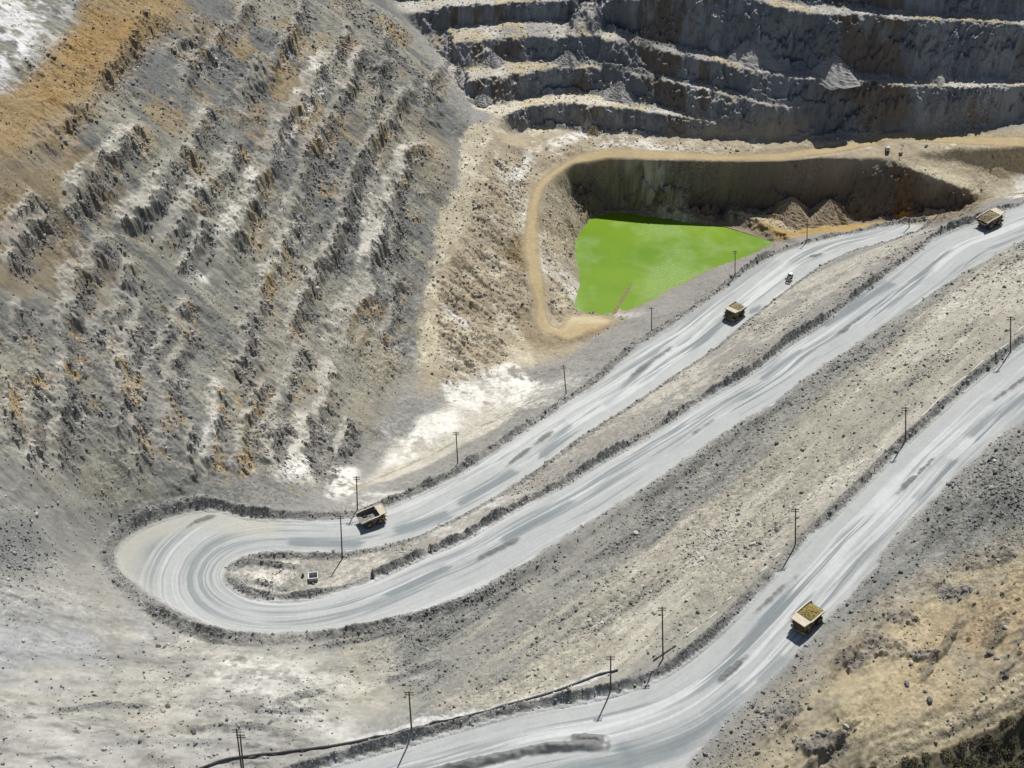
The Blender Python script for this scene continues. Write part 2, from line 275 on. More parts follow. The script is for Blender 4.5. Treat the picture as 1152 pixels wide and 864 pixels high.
# (points, height of the rock lip, width of the tread, paleness of the tread)
LEDGES = [([(205,12),(170,38),(160,58),(130,78),(75,132),(45,175),(30,202)],5,6,.2),([(170,135),(155,150),(115,185),(80,245)],5,6,.7),([(250,108),(222,157),(190,202),(165,227),(135,250),(112,280)],5,7,.6),
 ([(380,40),(370,60),(350,107),(326,137),(309,177),(287,230),(268,255),(248,290),(222,322)],5.5,8,1.),([(282,140),(265,178),(243,207),(210,230),(190,260),(165,288)],5,6,.6),
 ([(415,25),(403,65),(388,100),(363,155),(348,195),(333,235),(320,268),(300,305),(277,345),(252,388)],5,5,.45),([(475,70),(448,130),(418,170),(403,210),(370,275),(347,320),(325,385),(295,428)],6,5,.3),
 ([(490,145),(465,190),(441,235),(424,280),(418,335),(392,365),(365,425)],5.5,10,.75),([(97,325),(101,370),(66,447),(62,516),(66,568)],4.5,4,.35),([(140,300),(165,345),(132,457),(135,505),(115,537)],4.5,4,.2),([(215,345),(205,400),(184,467),(177,530),(187,551)],4,4,.25),
 ([(264,419),(245,474),(238,523),(232,554)],5,6,.7),([(298,412),(291,460),(274,505),(271,551)],4.5,4,.3),([(345,450),(350,490),(351,520),(354,554)],5,7,.7),([(372,395),(371,453),(355,480)],4,6,.6),([(10,412),(14,474),(4,502)],4,4,.4),([(42,340),(45,384),(31,398)],4,5,.5),([(440,40),(428,80),(425,110)],6,4,.2),([(300,60),(285,90),(268,120)],4,4,.2),([(60,225),(45,262),(25,300)],4,4,.2),([(455,300),(440,345),(425,400)],4,4,.2),
 ([(285,-10),(258,35),(232,60),(205,95),(180,118)],4.5,4,.25),([(352,-10),(322,45),(303,80),(285,110),(258,148)],4.5,4,.2),([(437,15),(434,60),(424,120),(405,155)],4.5,3,.2),([(503,62),(485,95),(470,130)],4,3,.1),([(78,248),(50,285),(25,330)],4,4,.3),([(125,282),(105,320),(95,360),(75,400)],4.5,4,.25),
 ([(168,290),(150,322),(128,362),(112,405)],4.5,4,.2),([(222,330),(200,358),(180,395),(165,430)],4.5,4,.35),([(302,322),(282,362),(264,402),(248,432)],4,4,.25),([(345,375),(325,425),(314,462),(300,500)],4,4,.3),([(218,470),(214,500),(218,548)],4,4,.25),([(322,470),(316,505),(318,548)],4,4,.4),([(396,465),(392,490),(385,520)],4,4,.4),([(152,455),(152,500),(160,548)],4,4,.2),([(40,400),(42,450),(34,500),(38,550)],4,4,.3),
 ([(392,20),(380,50),(372,70)],4,3,.2),([(240,15),(215,50),(190,72)],4,4,.2),([(335,20),(310,62),(290,92)],4,4,.1),([(440,170),(425,215),(408,255)],4,4,.2),([(455,215),(445,260),(440,300)],4,4,.2),([(300,205),(280,250),(255,275)],4,4,.3),([(235,238),(215,275),(190,310)],4,4,.3),([(145,262),(120,300),(112,330)],4,4,.2),([(120,200),(98,232),(82,262)],4,4,.3)]
LED = []
for pts, h, tw, pale in LEDGES:
    W_ = smooth_line(resample(np.array([(*hit0(a, b, Hs8), 0) for a, b in pts]), 6), 2)
    LED.append((*line_sd(W_), h, tw, pale))
M['gully'] = region([(583,250),(606,235),(609,215),(598,205),(575,190),(560,165),(556,190),(575,215),(586,228)], 3)
M['ring'] = region([(578,352),(586,378),(606,392),(640,390),(668,378),(692,366),(672,368),(640,380),(612,376),(600,360),(598,340)], 2)
M['brownfan'] = region([(562,282),(592,262),(592,300),(575,292)], 3)
# ------------------------------------------------------------------ noise fields
def spectral(seed, beta, lo=0, n=1024):
    r = np.random.default_rng(seed); k = np.fft.fftfreq(n)*n; kk = np.hypot(k[:,None], k[None,:]); kk[0,0] = 1
    a = kk**(-beta/2); a[kk < lo] = 0; a *= np.exp(-(kk/170)**2); a[0,0] = 0
    f = np.fft.ifft2(np.fft.fft2(r.standard_normal((n, n)))*a).real
    return (f/f.std()).astype(np.float32)
def ridged(seed, lo=8, octs=6, gain=.55, n=1024):
    out = np.zeros((n, n), np.float32); amp = 1.; r = np.random.default_rng(seed); k = np.fft.fftfreq(n)*n; kk = np.hypot(k[:,None], k[None,:])
    for o in range(octs):
        c = lo*2**o; band = np.exp(-((kk-c)/(.45*c))**2); f = np.fft.ifft2(np.fft.fft2(r.standard_normal((n, n)))*band).real; f /= f.std()
        out += amp*(1-np.minimum(np.abs(f), 1.6)/.8); amp *= gain
    return ((out-out.mean())/out.std()).astype(np.float32)
def worley(seed, cells=96, n=1024):
    r = np.random.default_rng(seed); J = r.random((cells, cells, 2)); V = r.random((cells, cells)); c = np.arange(n)/n*cells
    gx, gy = np.meshgrid(c, c); ix, iy = gx.astype(int), gy.astype(int)
    f1 = np.full((n, n), 9., np.float32); f2 = f1.copy(); val = np.zeros((n, n), np.float32)
    for dy in (-1, 0, 1):
        for dx in (-1, 0, 1):
            jx, jy = (ix+dx) % cells, (iy+dy) % cells
            d = np.hypot(ix+dx+J[jy,jx,0]-gx, iy+dy+J[jy,jx,1]-gy); m = d < f1
            f2 = np.where(m, f1, np.minimum(f2, d)); val = np.where(m, V[jy,jx], val); f1 = np.where(m, d, f1)
    return f1, f2-f1, val
FB = [spectral(s, 2.9) for s in (1, 2, 3)]          # fbm
FR = [spectral(s, 2.0, 4) for s in (4, 5)]          # rougher
RG = [ridged(11), ridged(12, 12)]
WF, WE, WV = worley(21)
def tex(G, x, y, scale):            # scale: metres covered by the 1024 texels
    n = 1024; fx = x*(n/scale); fy = y*(n/scale); i = np.floor(fx).astype(np.int32); j = np.floor(fy).astype(np.int32)
    fx = (fx-i).astype(np.float32); fy = (fy-j).astype(np.float32); i0 = i & 1023; j0 = j & 1023; i1 = (i+1) & 1023; j1 = (j+1) & 1023
    return (G[j0,i0]*(1-fx)+G[j0,i1]*fx)*(1-fy)+(G[j1,i0]*(1-fx)+G[j1,i1]*fx)*fy
def ss(a, b, x):
    t = np.clip((x-a)/(b-a), 0, 1); return t*t*(3-2*t)
print('noise', time.time()-T0)

# ------------------------------------------------------------------ terrain mesh: finer rows and columns near the helicopter
def axis(parts):
    out = [parts[0][0]]
    for a, b, n in parts: out += list(np.linspace(a, b, n+1)[1:])
    return np.array(out)
SC = axis([(-1.15,-.62,60),(-.62,-.47,90),(-.47,.47,1400),(.47,.62,90),(.62,1.15,60)])
yd = [172.]
while yd[-1] < 800: yd.append(yd[-1]+.34+.00022*(yd[-1]-172)+(.0 if yd[-1] < 600 else -.05))
YR = np.concatenate([np.linspace(95, 171.2, 90), np.array(yd), np.linspace(yd[-1]+1, 1030, 110)])
WR = .766*YR+225
NR, NC = len(YR), len(SC)
X = (SC[None,:]*WR[:,None]).astype(np.float32); Y = np.repeat(YR[:,None], NC, 1).astype(np.float32)
mk = lambda A: bil(A.astype(np.float32), X, Y, MS)
m = {k: mk(v) for k, v in M.items()}
e1 = tex(FR[0], X, Y, 300.); e2 = tex(FR[1], X, Y, 260.)         # edge jitter (metres) for every painted boundary
sab = mk(sd_ab); scd = mk(sd_cd); stan = mk(sd_tan); sstr = mk(sd_strip); slake = mk(sd_lake)
do, di, df, dn = mk(d_out), mk(d_inn), mk(d_cf), mk(d_cn); uo, ui, uf = mk(u_out), mk(u_inn), mk(u_cf)
road_s = np.maximum(sab, scd)
road = ss(-.8, .8, road_s+.5*e1); roadw = ss(-9, 0, road_s)
flat = np.clip(roadw+ss(-4, 0, stan)+ss(-3, 1, sstr)*.7, 0, 1)
print('mesh fields', NR, NC, time.time()-T0)

# base elevation with cliff-edge warp
cl = np.clip(m['benches']+m['lakewall'], 0, 1)*(1-flat)
rx1 = tex(RG[0], X, Y*.35, 190.); 
Zp = bil(Hs1, X, Y)
wy = cl*(1.5*tex(FB[0], X, Zp*.6, 330.)+.4*tex(RG[0], X*.5, Zp*.15, 300.)+.7*tex(FR[0], X, Zp*.8, 300.)+1.3*tex(FB[1], X, Y, 300.)); wx = cl*1.0*tex(FR[1], X, Y, 240.)
lwm = m['lakewall']*(1-flat)
wy = wy-lwm*(11*np.exp(-((X-129-.12*(Zp-15))/2.6)**2)+ss(96, 112, X)*ss(215, 195, X)*4.6*ss(11.5, 13.5, Zp+1.2*tex(FB[2], X, Y, 120.))+2.5*np.exp(-((X-183)/9)**2)*ss(28, 14, Zp)+2.5*np.exp(-((X-222)/8)**2)*ss(28, 14, Zp))
tsl = m['tanslope']*(1-flat)
Z = bil(Hs1, X+wx, Y+wy); Z3 = bil(Hs3, X, Y); Z8 = bil(Hs8, X, Y)
a8 = np.clip(m['left']+m['southwest']+m['gravel']*.8+m['sepatch']*.8, 0, 1)*(1-roadw)*(1-ss(-14, 2, slake)); a3 = np.clip(m['median']+tsl, 0, 1)*(1-roadw)
Z = Z+(Z8-Z)*a8; Z = Z+(Z3-Z)*a3*(1-a8)
base_gy, base_gx = np.gradient(Z8); 
# left slope: benches (tread / scree / rock lip) that come and go
ca, sa = .36, .93                                        # along the contours
A_ = X*ca+Y*sa; B_ = X*sa-Y*ca                           # B_ grows down-slope
L = m['left']*(1-roadw)*(1-ss(-3, 6, sstr))
S = 12.5
def teeth(wl, seed):                                      # ribs: step out abruptly, fall back gradually along the contour
    q = (A_+5*tex(FB[seed % 3], X+31*seed, Y, 190.)+.25*B_*math.sin(seed))/wl; k = np.floor(q); fr_ = q-k; amp_ = np.abs(np.sin(k*12.9898+seed*3.1+np.floor(B_/16.)*7.7)*43758.5453) % 1.0
    return ((1-fr_)*ss(0, .10, fr_)*(.35+1.0*amp_)).astype(np.float32)
saw = 2.0*teeth(9., 1)+.9*teeth(4.1, 2)
zz_ = Z+1.1*saw-2+4*tex(FB[0], A_, B_*.6, 420.)+1.6*tex(FB[1], X, Y, 130.)
f = (zz_/S) % 1.0
T = np.where(f < .14, .03*f/.14, np.where(f < .68, .03+(f-.14)/.54*.40, .43+(f-.68)/.32*.57))
amt = np.clip(.34+.3*tex(FB[2], A_*.6, B_, 330.), .05, .75)
dz = L*amt*S*(T-f)
lip = L*ss(.64, .74, f)*ss(1., .9, f)*amt*.6; tread = L*ss(.15, .11, f)*ss(0, .03, f)*amt*.5; palet = np.zeros_like(Z)
jit = 2.2*tex(FB[1], X, Y, 170.)+.25*tex(FR[0], X, Y, 300.)-saw+1.1
for k, (d_, fr_, ad_, h_, tw_, pale_) in enumerate(LED):
    nz = np.argwhere(ad_ < 44); ya, yb_ = MY[nz[:,0].min()], MY[nz[:,0].max()]; xa, xb = MX[nz[:,1].min()], MX[nz[:,1].max()]
    i0, i1 = np.searchsorted(YR, [ya, yb_]); ws_ = [xa/WR[i0], xa/WR[min(i1, NR-1)], xb/WR[i0], xb/WR[min(i1, NR-1)]]; j0, j1 = np.searchsorted(SC, [min(ws_), max(ws_)]); q_ = (slice(i0, i1+1), slice(j0, j1+1)); Xs, Ys = X[q_], Y[q_]
    mks = lambda A: bil(A.astype(np.float32), Xs, Ys, MS)
    sd_ = mks(d_)+jit[q_]; ff = mks(fr_); okd = ss(42, 34, mks(ad_))
    env = okd*(ss(.01, .2, ff)*ss(.99, .8, ff))**1.5*np.clip(.5+.5*ss(-1., .4, tex(FB[2], Xs+37*k, Ys, 190.)), 0, 1)*(1-roadw[q_])
    pr_ = np.where(sd_ < 0, np.interp(sd_, [-2.6*tw_, -tw_, 0], [0, .45, 1]), np.interp(sd_, [0, 2.8, 7, 24], [1, -.3, -.4, 0])).astype(np.float32)
    dz[q_] += env*.80*h_*pr_*(np.abs(sd_) < 50)
    lip[q_] = np.maximum(lip[q_], ss(-2.5, -.5, sd_)*ss(8.5, 3., sd_)*np.clip(env*1.2, 0, 1)); tr_ = ss(-tw_*1.15, -tw_*.8, sd_)*ss(-.2, -1.6, sd_)*np.clip(env*1.3, 0, 1)
    tread[q_] = np.maximum(tread[q_], tr_); palet[q_] = np.maximum(palet[q_], tr_*pale_)
Z = Z+dz
scree = L*(1-lip)*(1-tread)
fin = tex(RG[0], A_, B_*.4, 420.)                         # ribs running down the slope
wvL = tex(WV, A_+.8*jit, B_*.6+.8*jit, 330.); wvS = tex(WV, A_+.4*jit+50, B_*.8, 150.)
rk = (1-m['white_nw'])*np.clip(lip*ss(-1.1, .1, tex(FR[0], X, Y, 420.)+.4)+L*.6*ss(1.3, 2.1, tex(FB[1], X+60, Y, 160.)+.4*tex(FR[1], X, Y, 200.)), 0, 1)*(1-tread*.8)
Z += L*(.75*tex(FB[0], A_, B_*.22, 300.)+.16*tex(FR[1], A_, B_*.3, 220.))*(1-.7*tread)
fcL = tex(WF, A_+.6*jit, B_*.6+.6*jit, 480.); fcS = tex(WF, A_+50, B_*.8, 200.)
Z += rk*(.22*fin+1.7*(.42-fcL)+1.0*(.42-fcS)+.4*(wvL-.5)+.12*tex(FR[0], X, Y, 170.))
gul = tex(RG[1], A_+2*tex(FB[2], X, Y, 200.), B_*.14, 520.); gulm = ss(.9, 2.2, gul); Z += m['lowleft']*L*(1-rk)*(-.75*gulm)
# tan slope between the strip and the pit road, and lake banks
tan_s = np.clip(tsl+ss(-45, -6, slake)*m['tan']*(1-flat)*(1-ss(-2,3,slake)), 0, 1)
ta, tb = X*.55+Y*.83, X*.83-Y*.55
Z += tan_s*(.9*tex(RG[0], ta, tb*.35, 300.)+.7*tex(FB[1], X, Y, 110.)+ss(-.4, .8, tex(FB[2], X, Y, 160.))*(2.6*(.42-tex(WF, ta, tb*.5, 420.))+1.2*(.42-tex(WF, ta+9, tb*.8, 190.)))+.25*tex(FR[1], X, Y, 150.))
# cliffs
gy, gx = np.gradient(Z); gx = gx/np.gradient(X, axis=1); gy = gy/np.gradient(YR)[:,None]
slope = np.hypot(gx, gy); steep = ss(.75, 1.5, slope)
Z += cl*steep*(1.25+1.0*lwm)*(1.4*(.45-tex(WF, X, Zp*.5, 620.))+.8*(.42-tex(WF, X+5, Zp*.6, 260.))+.2*tex(FR[0], X, Zp, 260.)-1.2*ss(2., 3., tex(RG[1], X, Zp*.12, 900.)))
foot = np.clip((blur(H0, 3)-H0)*.9, 0, 3); fo = bil(foot, X, Y)*cl*(1-steep)      # scree that piles up at the foot of each wall
fo *= np.clip(.55+.75*tex(FB[2], X, Y*.4, 210.), 0, 2.2)
Z += fo
Z += cl*(1-steep)*.15*tex(FR[1], X, Y, 140.)
# gravel slopes between the roads (long windrows along the roads) and the south-west ground
P_ = X*.73+Y*.68; Q_ = X*.68-Y*.73
G = np.clip(m['gravel']+m['cright'], 0, 1)*(1-roadw); W = m['southwest']*(1-roadw); D = m['median']*(1-ss(-2.5, 0, road_s)); E = m['sepatch']*(1-roadw)
Z += G*(1.3*tex(FB[0], P_*.2, Q_, 260.)+.13*tex(FR[0], P_*.5, Q_, 170.)+.22*tex(RG[1], P_*.25, Q_, 420.))
Z += W*(.9*tex(FB[1], X*.4, Y, 260.)+.09*tex(FR[1], X*.6, Y, 190.)+.55*np.clip(tex(RG[1], X*.3+Y*.06, Y, 520.), 0, 3)+.5*ss(1.0, 1.9, tex(FB[2], X*.4, Y*1.3, 120.))*(1+3*(.45-tex(WF, X*.6, Y, 300.))))
Z += D*(.35*tex(FB[2], P_*.4, Q_, 150.)+.12*tex(FR[0], X, Y, 130.))
el_ = tex(RG[0], P_*.30+.2*Q_, Q_, 300.); Z += E*(1.5*ss(.5, 1.7, el_)*(1+2.2*(.45-tex(WF, P_*.7, Q_, 330.)))+1.0*tex(FB[0], P_*.5, Q_, 210.)+.15*tex(FR[1], X, Y, 170.)+.8*np.clip(tex(RG[1], P_*.35, Q_, 420.)-.6, 0, 2))
Z += m['hpwest']*(1-roadw)*(.45*tex(RG[1], X*.8+Y*.5, (X*.5-Y*.8)*.25, 420.)+.35*tex(FB[0], X, Y, 120.))
other = np.clip(1-L-G-W-D-E-cl-tan_s-flat, 0, 1)*(1-ss(-8, 0, slake))
Z += other*(.12*tex(FR[0], X, Y, 200.)+.5*tex(FB[1], X, Y, 200.))
# rock outcrops on the right hand hillside
OUTC = [(1110,627,8),(1126,603,6),(1140,612,5),(1066,672,5),(925,838,6.5),(1002,735,5),(985,727,4.5),(960,746,4),(890,712,3.5),(1012,700,3.5),(880,800,4),(1030,742,4)]
tline = bil(line_dist(np.array([hit0(*q) for q in [(985,848),(1040,825),(1080,806),(1115,790),(1152,770),(1250,722)]])), X, Y, MS)
trk = ss(4.5, 3.2, tline+.5*e1); m['setrack'] = trk
oc = ss(1.1, 1.7, tex(FB[1], X+40, Y+210, 150.))*E
for (a_, b_, r0) in OUTC:
    q_ = hit0(a_, b_); oc = np.maximum(oc, ss(1.1, .6, np.hypot((X-q_[0])*.8+(Y-q_[1])*.3, Y-q_[1])/r0+.22*tex(FB[2], X, Y, 90.)+.1*e1)*E)
oc *= 1-trk; Z -= .35*trk+.25*np.exp(-((tline-2)/.6)**2); Z += oc*(1.0+3.4*(.45-tex(WF, P_*.6, Q_, 420.))+1.6*(.42-tex(WF, P_+5, Q_, 190.)))
# windrows (safety berms) along the road edges
bn = np.clip(1+.10*tex(FR[0], X, Y, 240.)+.30*tex(FB[2], X, Y, 170.), .3, 1.7)
def tri(d, c, w): return np.clip(1-np.abs(d-c)/w, 0, 1)
nab, ncd = sab < 0.6, scd < 0.6
out_len = np.concatenate([[0], np.cumsum(np.hypot(np.diff(out_w[:,0]), np.diff(out_w[:,1])))]); inn_len = np.concatenate([[0], np.cumsum(np.hypot(np.diff(inn_w[:,0]), np.diff(inn_w[:,1])))]); cf_len = np.concatenate([[0], np.cumsum(np.hypot(np.diff(cf_w[:,0]), np.diff(cf_w[:,1])))])
def ulen(P, ln, pix):              # road distance of the point of line P nearest to a survey pixel
    wx_, wy_ = hit0(*pix); k = np.argmin((P[:,0]-wx_)**2+(P[:,1]-wy_)**2); return ln[k]
uO = lambda p: ulen(out_w, out_len, p); uI = lambda p: ulen(inn_w, inn_len, p); uC = lambda p: ulen(cf_w, cf_len, p)
def prof(u, keys): 
    k = sorted(keys); return np.interp(u, [a for a, _ in k], [b for _, b in k]).astype(np.float32)
ho = prof(uo, [(0,2.2),(uO((840,306)),2.4),(uO((432,574)),2.6),(uO((405,580)),.6),(uO((385,585)),1.9),(uO((275,585)),2.2),(uO((200,580)),1.5),(uO((129,622)),2.),(uO((165,664)),2.6),(uO((325,712)),2.5),(uO((484,684)),1.9),(uO((560,650)),.8),(uO((610,620)),.35),(9999,.35)])
wo = prof(uo, [(0,3.2),(uO((432,574)),3.6),(uO((129,622)),3.4),(uO((165,664)),5.5),(uO((325,712)),5.),(uO((484,684)),3.4),(9999,3.)])
hi_ = prof(ui, [(0,.8),(uI((894,319)),.6),(uI((612,523)),1.2),(uI((555,560)),.6),(uI((420,617)),.9),(uI((300,620)),1.6),(uI((250,636)),1.),(uI((255,660)),2.),(uI((300,677)),2.6),(uI((418,655)),2.8),(uI((424,652)),.3),(uI((432,648)),2.6),(uI((474,629)),2.6),(uI((482,624)),.3),(uI((490,621)),3.),(uI((1097,251)),3.),(9999,2.6)])
hc = prof(uf, [(0,2.0),(uC((640,793)),2.1),(uC((720,775)),2.2),(uC((760,755)),1.9),(9999,1.7)])
berm_o = nab*1.5*ho*tri(do, wo*.9, wo*.85)*bn; berm_i = nab*1.5*hi_*tri(di, 2.6, 2.5)*bn; berm_c = ncd*1.5*hc*tri(df, 2.6, 2.5)*bn; berm_n = ncd*.5*tri(dn, 2., 2.2)*bn
berm_h = np.maximum.reduce([berm_o, berm_i, berm_c, berm_n]); Z += berm_h
berm = ss(.25, .9, berm_h)
# low centre windrows left by the graders
BARS = [[(1160,420),(1110,457)],[(1060,507),(1003,562)],[(905,640),(880,662),(838,700)],[(850,730),(800,775)],[(978,350),(935,383)],[(812,467),(770,495)],[(592,602),(525,636)],[(761,387),(705,427)],[(627,482),(580,517),(565,529)],[(932,284),(902,292)],[(250,579),(225,586),(200,598)]]
ISL = [[(262,640),(275,634),(300,634),(337,640)],[(272,651),(290,653),(325,665)],[(480,872),(520,862),(560,853),(597,845),(635,840),(680,839)],[(640,833),(682,832)]]
RIDGE = [[(340,731),(400,722),(465,706)],[(307,790),(340,781),(372,775)],[(282,797),(320,797),(355,797)],[(205,821),(255,816),(307,817)],[(150,860),(166,850),(181,842)],[(430,770),(470,755),(500,742)],[(60,800),(120,790),(170,795)]]
bar = np.zeros_like(Z)
for k, P in enumerate(BARS+ISL+RIDGE):
    W_ = np.array([hit0(*p) for p in P]); d = bil(line_dist(W_), X, Y, MS)
    big = k >= len(BARS); e_ = np.minimum(np.hypot(X-W_[0][0], Y-W_[0][1]), np.hypot(X-W_[-1][0], Y-W_[-1][1])); h = (1.9 if big else .9)*tri(d+.25*e1, 0, 2.1 if big else 1.4)*bn*ss(-.5, 9 if not big else 4, e_); bar = np.maximum(bar, h*(1 if k < len(BARS+ISL) else .5))
Z += bar; barm = ss(.12, .5, bar)
# wheel-worn road surface, small grade ripples
u_ab = ui; v_ab = di
ur = np.where(sab > scd, u_ab, uf); vr = np.where(sab > scd, v_ab, df)
Z += road*.07*tex(FR[0], ur*.1, vr, 190.)
Z += ss(-1, 1, stan)*.05*tex(FR[1], X, Y, 60.)
# lake bed
lake_in = ss(-1.5, 1.5, slake+.8*e2); Z = np.where(slake > -6, Z*(1-lake_in)+np.minimum(Z, -.6)*lake_in, Z)
Z = np.where((slake < -1.2), np.maximum(Z, .25), Z).astype(np.float32)
spit = bil(line_dist(np.array([hit0(*q) for q in [(690,352),(698,341),(706,331),(711,323)]])), X, Y, MS); Z = np.maximum(Z, np.where(spit < 1.4, .35-.6*spit+.15*e2, -9)).astype(np.float32)
print('relief', time.time()-T0)

# ------------------------------------------------------------------ ground colours (soils and rocks; the bench faces carry some shade in their colour)
def c3(r, g, b): return np.array([r, g, b], np.float32)
Ccol = np.empty((NR, NC, 3), np.float32); Ccol[:] = c3(.25,.245,.225)
def lay(col, a):
    global Ccol
    Ccol += (np.asarray(col, np.float32)-Ccol)*np.clip(a, 0, 1)[..., None]
n1 = tex(FB[0], X, Y, 260.); n2 = tex(FB[1], X, Y, 180.); n3 = tex(FR[0], X, Y, 230.); n4 = tex(FB[2], X+90, Y+33, 120.)
gy, gx = np.gradient(Z); gx = gx/np.gradient(X, axis=1); gy = gy/np.gradient(YR)[:,None]; slope = np.hypot(gx, gy)
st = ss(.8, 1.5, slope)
dn_s = tex(FB[0], A_, B_*.16, 150.); dn_r = tex(FR[1], A_, B_*.14, 240.)     # streaks that run down the left slope
Lr = m['left']
lay(c3(.138,.142,.135), Lr)
lay(c3(.215,.212,.188), Lr*m['lowleft']*.85)
lay(c3(.34,.325,.25), Lr*ss(.1, 1.5, dn_s+.4*n1+.2*dn_r)*.6); lay(c3(.10,.103,.102), Lr*ss(.3, 1.6, -dn_s+.3*n2)*.6)
lay(c3(.28,.205,.105), Lr*ss(.5, 1.6, n2+.45*dn_s+.8*m['ochre2'])*(.25+.45*m['ochre2']))
lay(c3(.22,.215,.19), m['lowleft']*L*gulm*.45)
lay(c3(.19,.18,.165), rk*.7); lay(c3(.40,.29,.14), rk*ss(.5, 1.4, n4+.3*n3)*.75); lay(c3(.115,.118,.112), rk*ss(.3, .9, wvS)*ss(-.3, 1.2, -n4)*.6); lay(c3(.44,.42,.37), rk*ss(.75, .95, wvL)*.6)
lay(c3(.36,.34,.29), tread*.7); lay(c3(.56,.535,.465), (.55+.45*palet)*palet*ss(-.5, .7, n1+.4*n3+.8*(palet-.4)))
lay(c3(.29,.185,.07), m['ochre']*ss(.2, .7, m['ochre']+.08*n3)*np.clip(.9-.35*ss(-.5, 1.2, n2), 0, 1)); lay(c3(.27,.205,.11), m['ochre']*ss(.0, 1.2, tex(FB[2], A_, B_*.3, 170.))*.65)
lay(c3(.58,.575,.56), m['white_nw']*ss(-.5, .5, n2+.3*n3+.3)); 
# benches and pit walls: steep bench faces tinted dark and bluish, shade in the colour
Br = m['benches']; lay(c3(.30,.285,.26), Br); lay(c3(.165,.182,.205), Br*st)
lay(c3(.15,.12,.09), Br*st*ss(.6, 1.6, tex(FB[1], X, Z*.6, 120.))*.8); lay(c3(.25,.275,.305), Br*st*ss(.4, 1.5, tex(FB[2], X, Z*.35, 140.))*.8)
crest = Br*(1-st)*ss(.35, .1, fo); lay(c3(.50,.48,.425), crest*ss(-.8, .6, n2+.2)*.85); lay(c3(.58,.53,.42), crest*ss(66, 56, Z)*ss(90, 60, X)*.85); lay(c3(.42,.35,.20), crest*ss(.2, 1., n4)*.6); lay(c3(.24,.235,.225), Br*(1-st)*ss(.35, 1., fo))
# tan soil round the lake
Tn = m['tan']; lay(c3(.35,.30,.215), Tn*(1-Br*.6)); lay(c3(.22,.17,.105), np.clip(tan_s+.3*Tn, 0, 1)*ss(-.2, 1.2, tex(FB[1], X*.8+Y*.6, (X*.6-Y*.8)*.3, 130.))*.75)
lay(c3(.55,.50,.38), Tn*ss(.5, 1.5, n4)*.6*(1-st))
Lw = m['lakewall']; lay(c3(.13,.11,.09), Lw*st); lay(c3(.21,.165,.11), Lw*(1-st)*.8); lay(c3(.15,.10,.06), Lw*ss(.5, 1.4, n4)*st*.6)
bank = ss(-9, -1, slake)*(1-ss(-1, 1, slake)); lay(c3(.26,.215,.13), bank*.6)
lay(c3(.38,.26,.10), m['pitochre']*.8); lay(c3(.45,.22,.04), m['pitochre2'])
# gravel slopes
ps = tex(FB[0], P_*.16, Q_, 120.); ps2 = tex(FR[1], P_*.2, Q_, 200.)
Gr = np.clip(m['gravel']+m['cright'], 0, 1); lay(c3(.235,.23,.203), Gr); pq = tex(FB[2], P_*.10, Q_, 210.); lay(c3(.325,.305,.245), Gr*ss(-.2, 1.3, pq+.5*ps+.1*n3)*.9); lay(c3(.163,.166,.153), Gr*ss(.0, 1.5, -pq+.6*ps2)*.8); lay(c3(.44,.415,.35), Gr*ss(.9, 1.7, ps+.4*pq)*.7)
lay(c3(.55,.515,.43), m['paleright']*ss(.7, 1.5, ps+.5*ps2)*.75)
Sw = m['southwest']; ws = tex(FB[1], X*.45+Y*.1, Y, 140.); lay(c3(.285,.28,.25), Sw); lay(c3(.37,.362,.33), Sw*ss(.2, 1.4, ws+.3*n3)*.8); lay(c3(.25,.24,.21), Sw*ss(.2, 1.5, -ws+.4*n3)*.75); sw2 = tex(RG[1], X*.3+Y*.06, Y, 520.); lay(c3(.22,.21,.19), Sw*ss(1.2, 2.4, sw2)*.6); lay(c3(.41,.39,.33), Sw*ss(-.6, -1.6, sw2)*.45); lay(c3(.17,.165,.15), Sw*ss(1.0, 1.9, tex(FB[2], X*.4, Y*1.3, 120.)+.5*tex(FR[1], X*.5, Y, 260.))*(1-m['greypatch'])*.4); lay(c3(.40,.355,.25), Sw*ss(.9, 1.8, n2)*.35)
lay(c3(.31,.317,.318), m['greypatch']*ss(-.6, .8, n4+.2)*.85); lay(c3(.45,.45,.435), m['greypatch']*ss(.5, 1.3, n2)*.7)
Mr = m['median']; lay(c3(.285,.272,.24), Mr); lay(c3(.45,.425,.36), Mr*ss(.4, 1.4, ps+n3*.4)*.7); lay(c3(.24,.23,.21), Mr*ss(.5, 1.4, -ps)*.6)
Er = m['sepatch']; lay(c3(.30,.265,.19), Er); lay(c3(.39,.33,.21), Er*ss(.1, 1.2, tex(FB[2], P_*.4, Q_, 120.))*.8); lay(c3(.22,.19,.135), Er*ss(.3, 1.4, tex(FB[0], P_*.5, Q_, 90.))*.7)
lay(c3(.35,.255,.14), m['seochre']*ss(-.5, 1.1, n1)*.55); lay(c3(.25,.24,.225), Er*ss(-14, 0, scd+4*n2)*.8); lay(c3(.16,.15,.14), oc*.8); lay(c3(.19,.165,.125), E*ss(.6, 1.6, el_)*.75); lay(c3(.42,.36,.24), E*ss(-.7, -1.6, el_)*.5)
lay(c3(.40,.345,.235), trk*.85); lay(c3(.20,.17,.11), ss(6.5, 5, tline+.5*e1)*ss(4, 5, tline+.5*e1)*.7); lay(c3(.27,.23,.15), np.exp(-((tline-1.9)/.5)**2)*.7); lay(c3(.045,.040,.026), m['sedark']*(1-m['setrack'])*np.clip(.85-.25*ss(.5, 1.5, n4), 0, 1))
